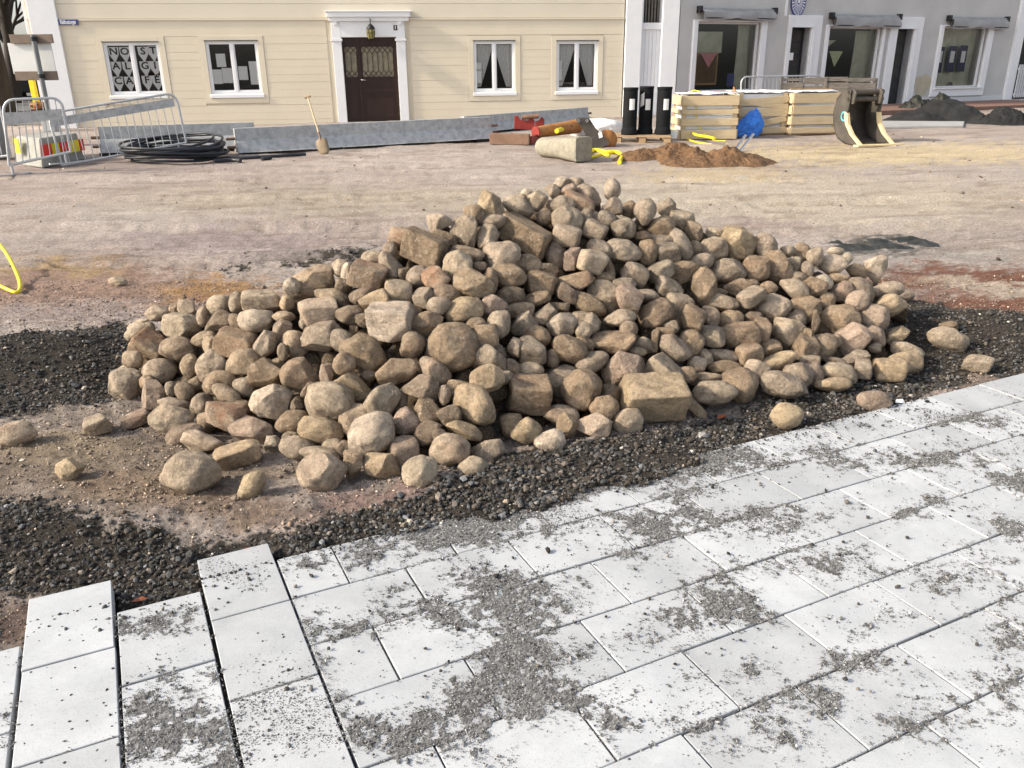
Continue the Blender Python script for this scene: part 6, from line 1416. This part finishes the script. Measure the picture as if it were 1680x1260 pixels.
def bucket():
    a = G(1428, 241); yb = a.y; ang = math.radians(14); e = empty('digging_bucket', a, 'large grey excavator bucket standing open end down with worn edges painted as sunlit', 'bucket')
    s = Vector((math.cos(ang), math.sin(ang), 0)); f = Vector((math.sin(ang), -math.cos(ang), 0)); up = Vector((0, 0, 1)); k = yb / F / .97
    W_ = 58 * k; H = VY(1412, 150, yb).z - a.z; o = G(1378, 236) + f * -.0; o.z = a.z
    # side profile in (forward, up): back shell curves, lip runs out to the front
    outer = [(.62, .0), (.10, .0), (-.20, .10), (-.38, .32), (-.44, .60), (-.38, .86), (-.22, H), (.02, H), (.05, .86), (.02, .60), (.10, .38), (.28, .20)]
    shell = [(.62, .0), (.10, .0), (-.20, .10), (-.38, .32), (-.44, .60), (-.38, .86), (-.24, H * .93)]
    base = o + s * .06
    for side, off in (('l', 0), ('r', W_)):
        P = [base + s * off + f * p + up * z for p, z in outer]; MB().prism(P, s * .035).build('side_plate', M['bucket'], e, bevel=.006)
        edge = [(.62, .0), (.28, .20), (.10, .38), (.02, .60)]; m = MB(); vs = []
        for p, z in edge: q = base + s * (off - .01) + f * (p + .01) + up * z; vs += [q, q + s * .055, q - f * .10 + s * .055, q - f * .10]
        m.add(vs, [(4 * i + j, 4 * i + (j + 1) % 4, 4 * i + 4 + (j + 1) % 4, 4 * i + 4 + j) for i in range(3) for j in range(4)]); m.build('sunlit_worn_edge', M['worn'], e)  # worn edges, the sun on them put into their yellow colour
    vs = [base + f * p + up * z for p, z in shell] + [base + s * (W_ + .03) + f * p + up * z for p, z in shell]; n = len(shell)
    m = MB().add(vs, [(i, i + 1, i + 1 + n, i + n) for i in range(n - 1)], True).build('shell', M['bucket'], e); sd_ = m.modifiers.new('t', 'SOLIDIFY'); sd_.thickness = .03
    MB().box(base + s * W_ / 2 + f * .62 + up * .02, (W_ + .30, .16, .035), ang).build('cutting_edge', M['worn'], e, bevel=.005)
    for z in (H * .97, H * .84): MB().tube([base + s * .0 + f * (.0) + up * z, base + s * (W_ + .04) + f * (.0) + up * z], .05, 10).build('coupling_pin', M['bucket'], e)
    for off in (.05, W_ - .08): P = [base + s * off + f * p + up * z for p, z in [(-.15, H * .75), (.1, H * .75), (.14, H * .95), (.06, H * 1.04), (-.06, H * 1.02)]]; MB().prism(P, s * .04).build('coupling_ear', M['bucket'], e, bevel=.006)
    P0 = base - s * .006 + f * -.08 + up * .52
    text('G', .26, 'painted_letter', M['teal'], e, frame(base + s * .3 + f * .0 + up * 0, s, f) ) if False else None
    sdv = -s; text('G', .26, 'painted_letter', M['teal'], e, Matrix(((f.x, 0, sdv.x, P0.x), (f.y, 0, sdv.y, P0.y), (0, 1, 0, P0.z), (0, 0, 0, 1))) @ Matrix.Scale(-1, 4, (1, 0, 0)) if False else frame(P0, -f if False else f * -1 * -1, sdv))
bucket()

def behind():
    # weathered pallet collar and dark boards, fence panel behind the crates
    Y = 22.5; P = lambda x, y: VY(x, y, Y)
    e = empty('standing_pallet', P(1390, 160), 'weathered grey pallet standing on edge behind the big bucket', 'pallet')
    for x0, x1, y0, y1 in ((1387, 1436, 128, 134), (1387, 1436, 136, 147), (1387, 1436, 151, 160), (1387, 1436, 168, 178), (1387, 1393, 128, 196), (1430, 1437, 128, 196)):
        A_, B_ = P(x0, (y0 + y1) / 2), P(x1, (y0 + y1) / 2); z1, z0 = P((x0 + x1) / 2, y0).z, P((x0 + x1) / 2, y1).z
        MB().box(((A_.x + B_.x) / 2, Y + (.0 if x1 - x0 > 10 else .05), (z0 + z1) / 2), (B_.x - A_.x, .03, z1 - z0)).build('board', M['oldwood'], e, bevel=.003)
    e = empty('board_stack', P(1320, 160), 'dark weathered boards stacked behind the middle and right crates', 'boards')
    for x0, x1, y0, y1 in ((1274, 1310, 128, 133), (1274, 1310, 135, 146), (1312, 1346, 127, 138), (1312, 1346, 140, 148), (1349, 1384, 126, 133), (1349, 1384, 135, 149), (1274, 1278, 126, 170), (1344, 1348, 126, 170)):
        A_, B_ = P(x0, (y0 + y1) / 2), P(x1, (y0 + y1) / 2); z1, z0 = P((x0 + x1) / 2, y0).z, P((x0 + x1) / 2, y1).z
        MB().box(((A_.x + B_.x) / 2, Y - .3 + rnd.uniform(-.03, .03), (z0 + z1) / 2), (B_.x - A_.x, .03, z1 - z0)).build('board', M['oldwood'], e, bevel=.003)
    a = VY(1216, 175, 21.8); b = VY(1350, 173, 22.6); crowd_fence(a, b, VY(1216, 126, 21.8), VY(1350, 124, 22.6), 20, 'crowd fence standing behind the crates before the first shop window', [(.05, .1), (.95, .1)], plate=(.3, .31))
    # kerb strip and paving along the grey house
    pl = PG
    m = MB(); p = [G(1436, 212), G(1580, 210), G(1582, 203), G(1436, 202)]; vs = p + [q + Vector((0, 0, .06)) for q in p]; m.hexa([vs[0], vs[1], vs[2], vs[3], vs[4], vs[5], vs[6], vs[7]]); tag(m.build('kerb', M['greypave'], bevel=.01), kind='structure')
    zb = gz(28) + .05; m = MB(); m.pbox(pl, -.2, 14, zb - .4, zb + .015, .17, 3.2); tag(m.build('footpath', M['redpave']), kind='structure')
behind()

def pile(name, pts, base, m_, lab, cat, rough=.16, kind=None, hs=1.0, ddepth=.9):
    """a dumped heap: pts = [(x, y of the summit, y of the foot, half width in px)]"""
    Vs, Fs = [], []; nb = 0; n = 46
    gx = np.linspace(-1, 1, n); U, Vv = np.meshgrid(gx, gx, indexing='ij')
    cs = []
    for x, yt, yb, hw in pts:
        g = G(x, yb); sc_ = g.y / F; w_ = hw * sc_; cy = g.y + w_ * ddepth * .8; zt = VY(x, yt, cy).z - gz(cy); cs.append((g.x * cy / g.y, cy, w_, max(zt, .05) * hs))
    x0, x1 = min(c[0] - c[2] * 1.5 for c in cs), max(c[0] + c[2] * 1.5 for c in cs); y0, y1 = min(c[1] - c[2] * ddepth * 2.0 for c in cs), max(c[1] + c[2] * ddepth * 2.0 for c in cs)
    n = 120; X, Y = np.meshgrid(np.linspace(x0, x1, n), np.linspace(y0, y1, n), indexing='ij'); Z = X * 0 - .06
    for cx, cy, w_, hz in cs:
        r = np.sqrt(((X - cx) / w_) ** 2 + ((Y - cy) / (w_ * ddepth)) ** 2) + .22 * fbm(X * 2.2, Y * 2.2, seed=81); Z = np.maximum(Z, hz * np.where(r < 1, np.cos(np.clip(r, 0, 1) * 1.5708) ** 1.15, (1 - r) * 1.2))
    Z = Z + rough * fbm(X * 4.5, Y * 4.5, seed=82, octv=5, gain=.6) * np.clip(Z * 4 + .3, 0, 1); Zg = np.array([gz(y) for y in Y.ravel()]).reshape(Y.shape); Z = np.maximum(Z, -.05) + Zg
    i = np.arange(n * n).reshape(n, n); Fq = np.stack([i[:-1, :-1], i[1:, :-1], i[1:, 1:], i[:-1, 1:]], -1); keep = ((Z - Zg)[:-1, :-1] > -.045) | ((Z - Zg)[1:, 1:] > -.045); Fq = Fq[keep]
    V = np.stack([X, Y, Z], -1).reshape(-1, 3); c = V.mean(0); c[2] = Zg.min()
    used = np.unique(Fq); rm = -np.ones(n * n, int); rm[used] = np.arange(len(used))
    o = fastmesh(name, V[used] - c, rm[Fq], M[m_], True, loc=Vector(c)); return tag(o, lab, cat, kind=kind)
pile('soil_heap', [(1050, 246, 266, 40), (1112, 239, 266, 60), (1185, 246, 272, 82), (1085, 244, 262, 50), (1140, 246, 272, 70)], 0, 'dirt', 'low brown soil heap dumped before the tubes and crates', 'soil heap', .13)
pile('black_sand_heap', [(1545, 164, 199, 62), (1500, 180, 202, 52), (1575, 172, 200, 48)], 0, 'soot', 'black sand heap dumped before the grey house', 'sand heap', .05)
pile('black_sand_heap', [(1648, 178, 206, 42), (1610, 186, 205, 30), (1690, 182, 205, 30)], 0, 'soot', 'lumpy black sand heap at the right edge before the picket gate', 'sand heap', .16)
pile('crumpled_tarpaulin', [(1502, 157, 184, 28), (1540, 158, 184, 28), (1520, 161, 184, 34)], 0, 'olive', 'dark green crumpled tarpaulin lying behind the black sand heap', 'tarpaulin', .24)
M['sheetm'] = mat('dull_black_sheeting', (.012, .013, .0125), (.04, .044, .042), 7, .7, .5, 20, dist=.03)
pile('ash_sheet', [(1400, 399, 409, 34), (1440, 389, 399, 26), (1478, 384, 396, 30), (1512, 391, 400, 20), (1372, 396, 401, 13), (1455, 400, 409, 30)], 0, 'sheetm', 'flat smear of wrinkled black sheeting on the soil behind the heap at the right', 'sheeting', .10, hs=.6, ddepth=.7)
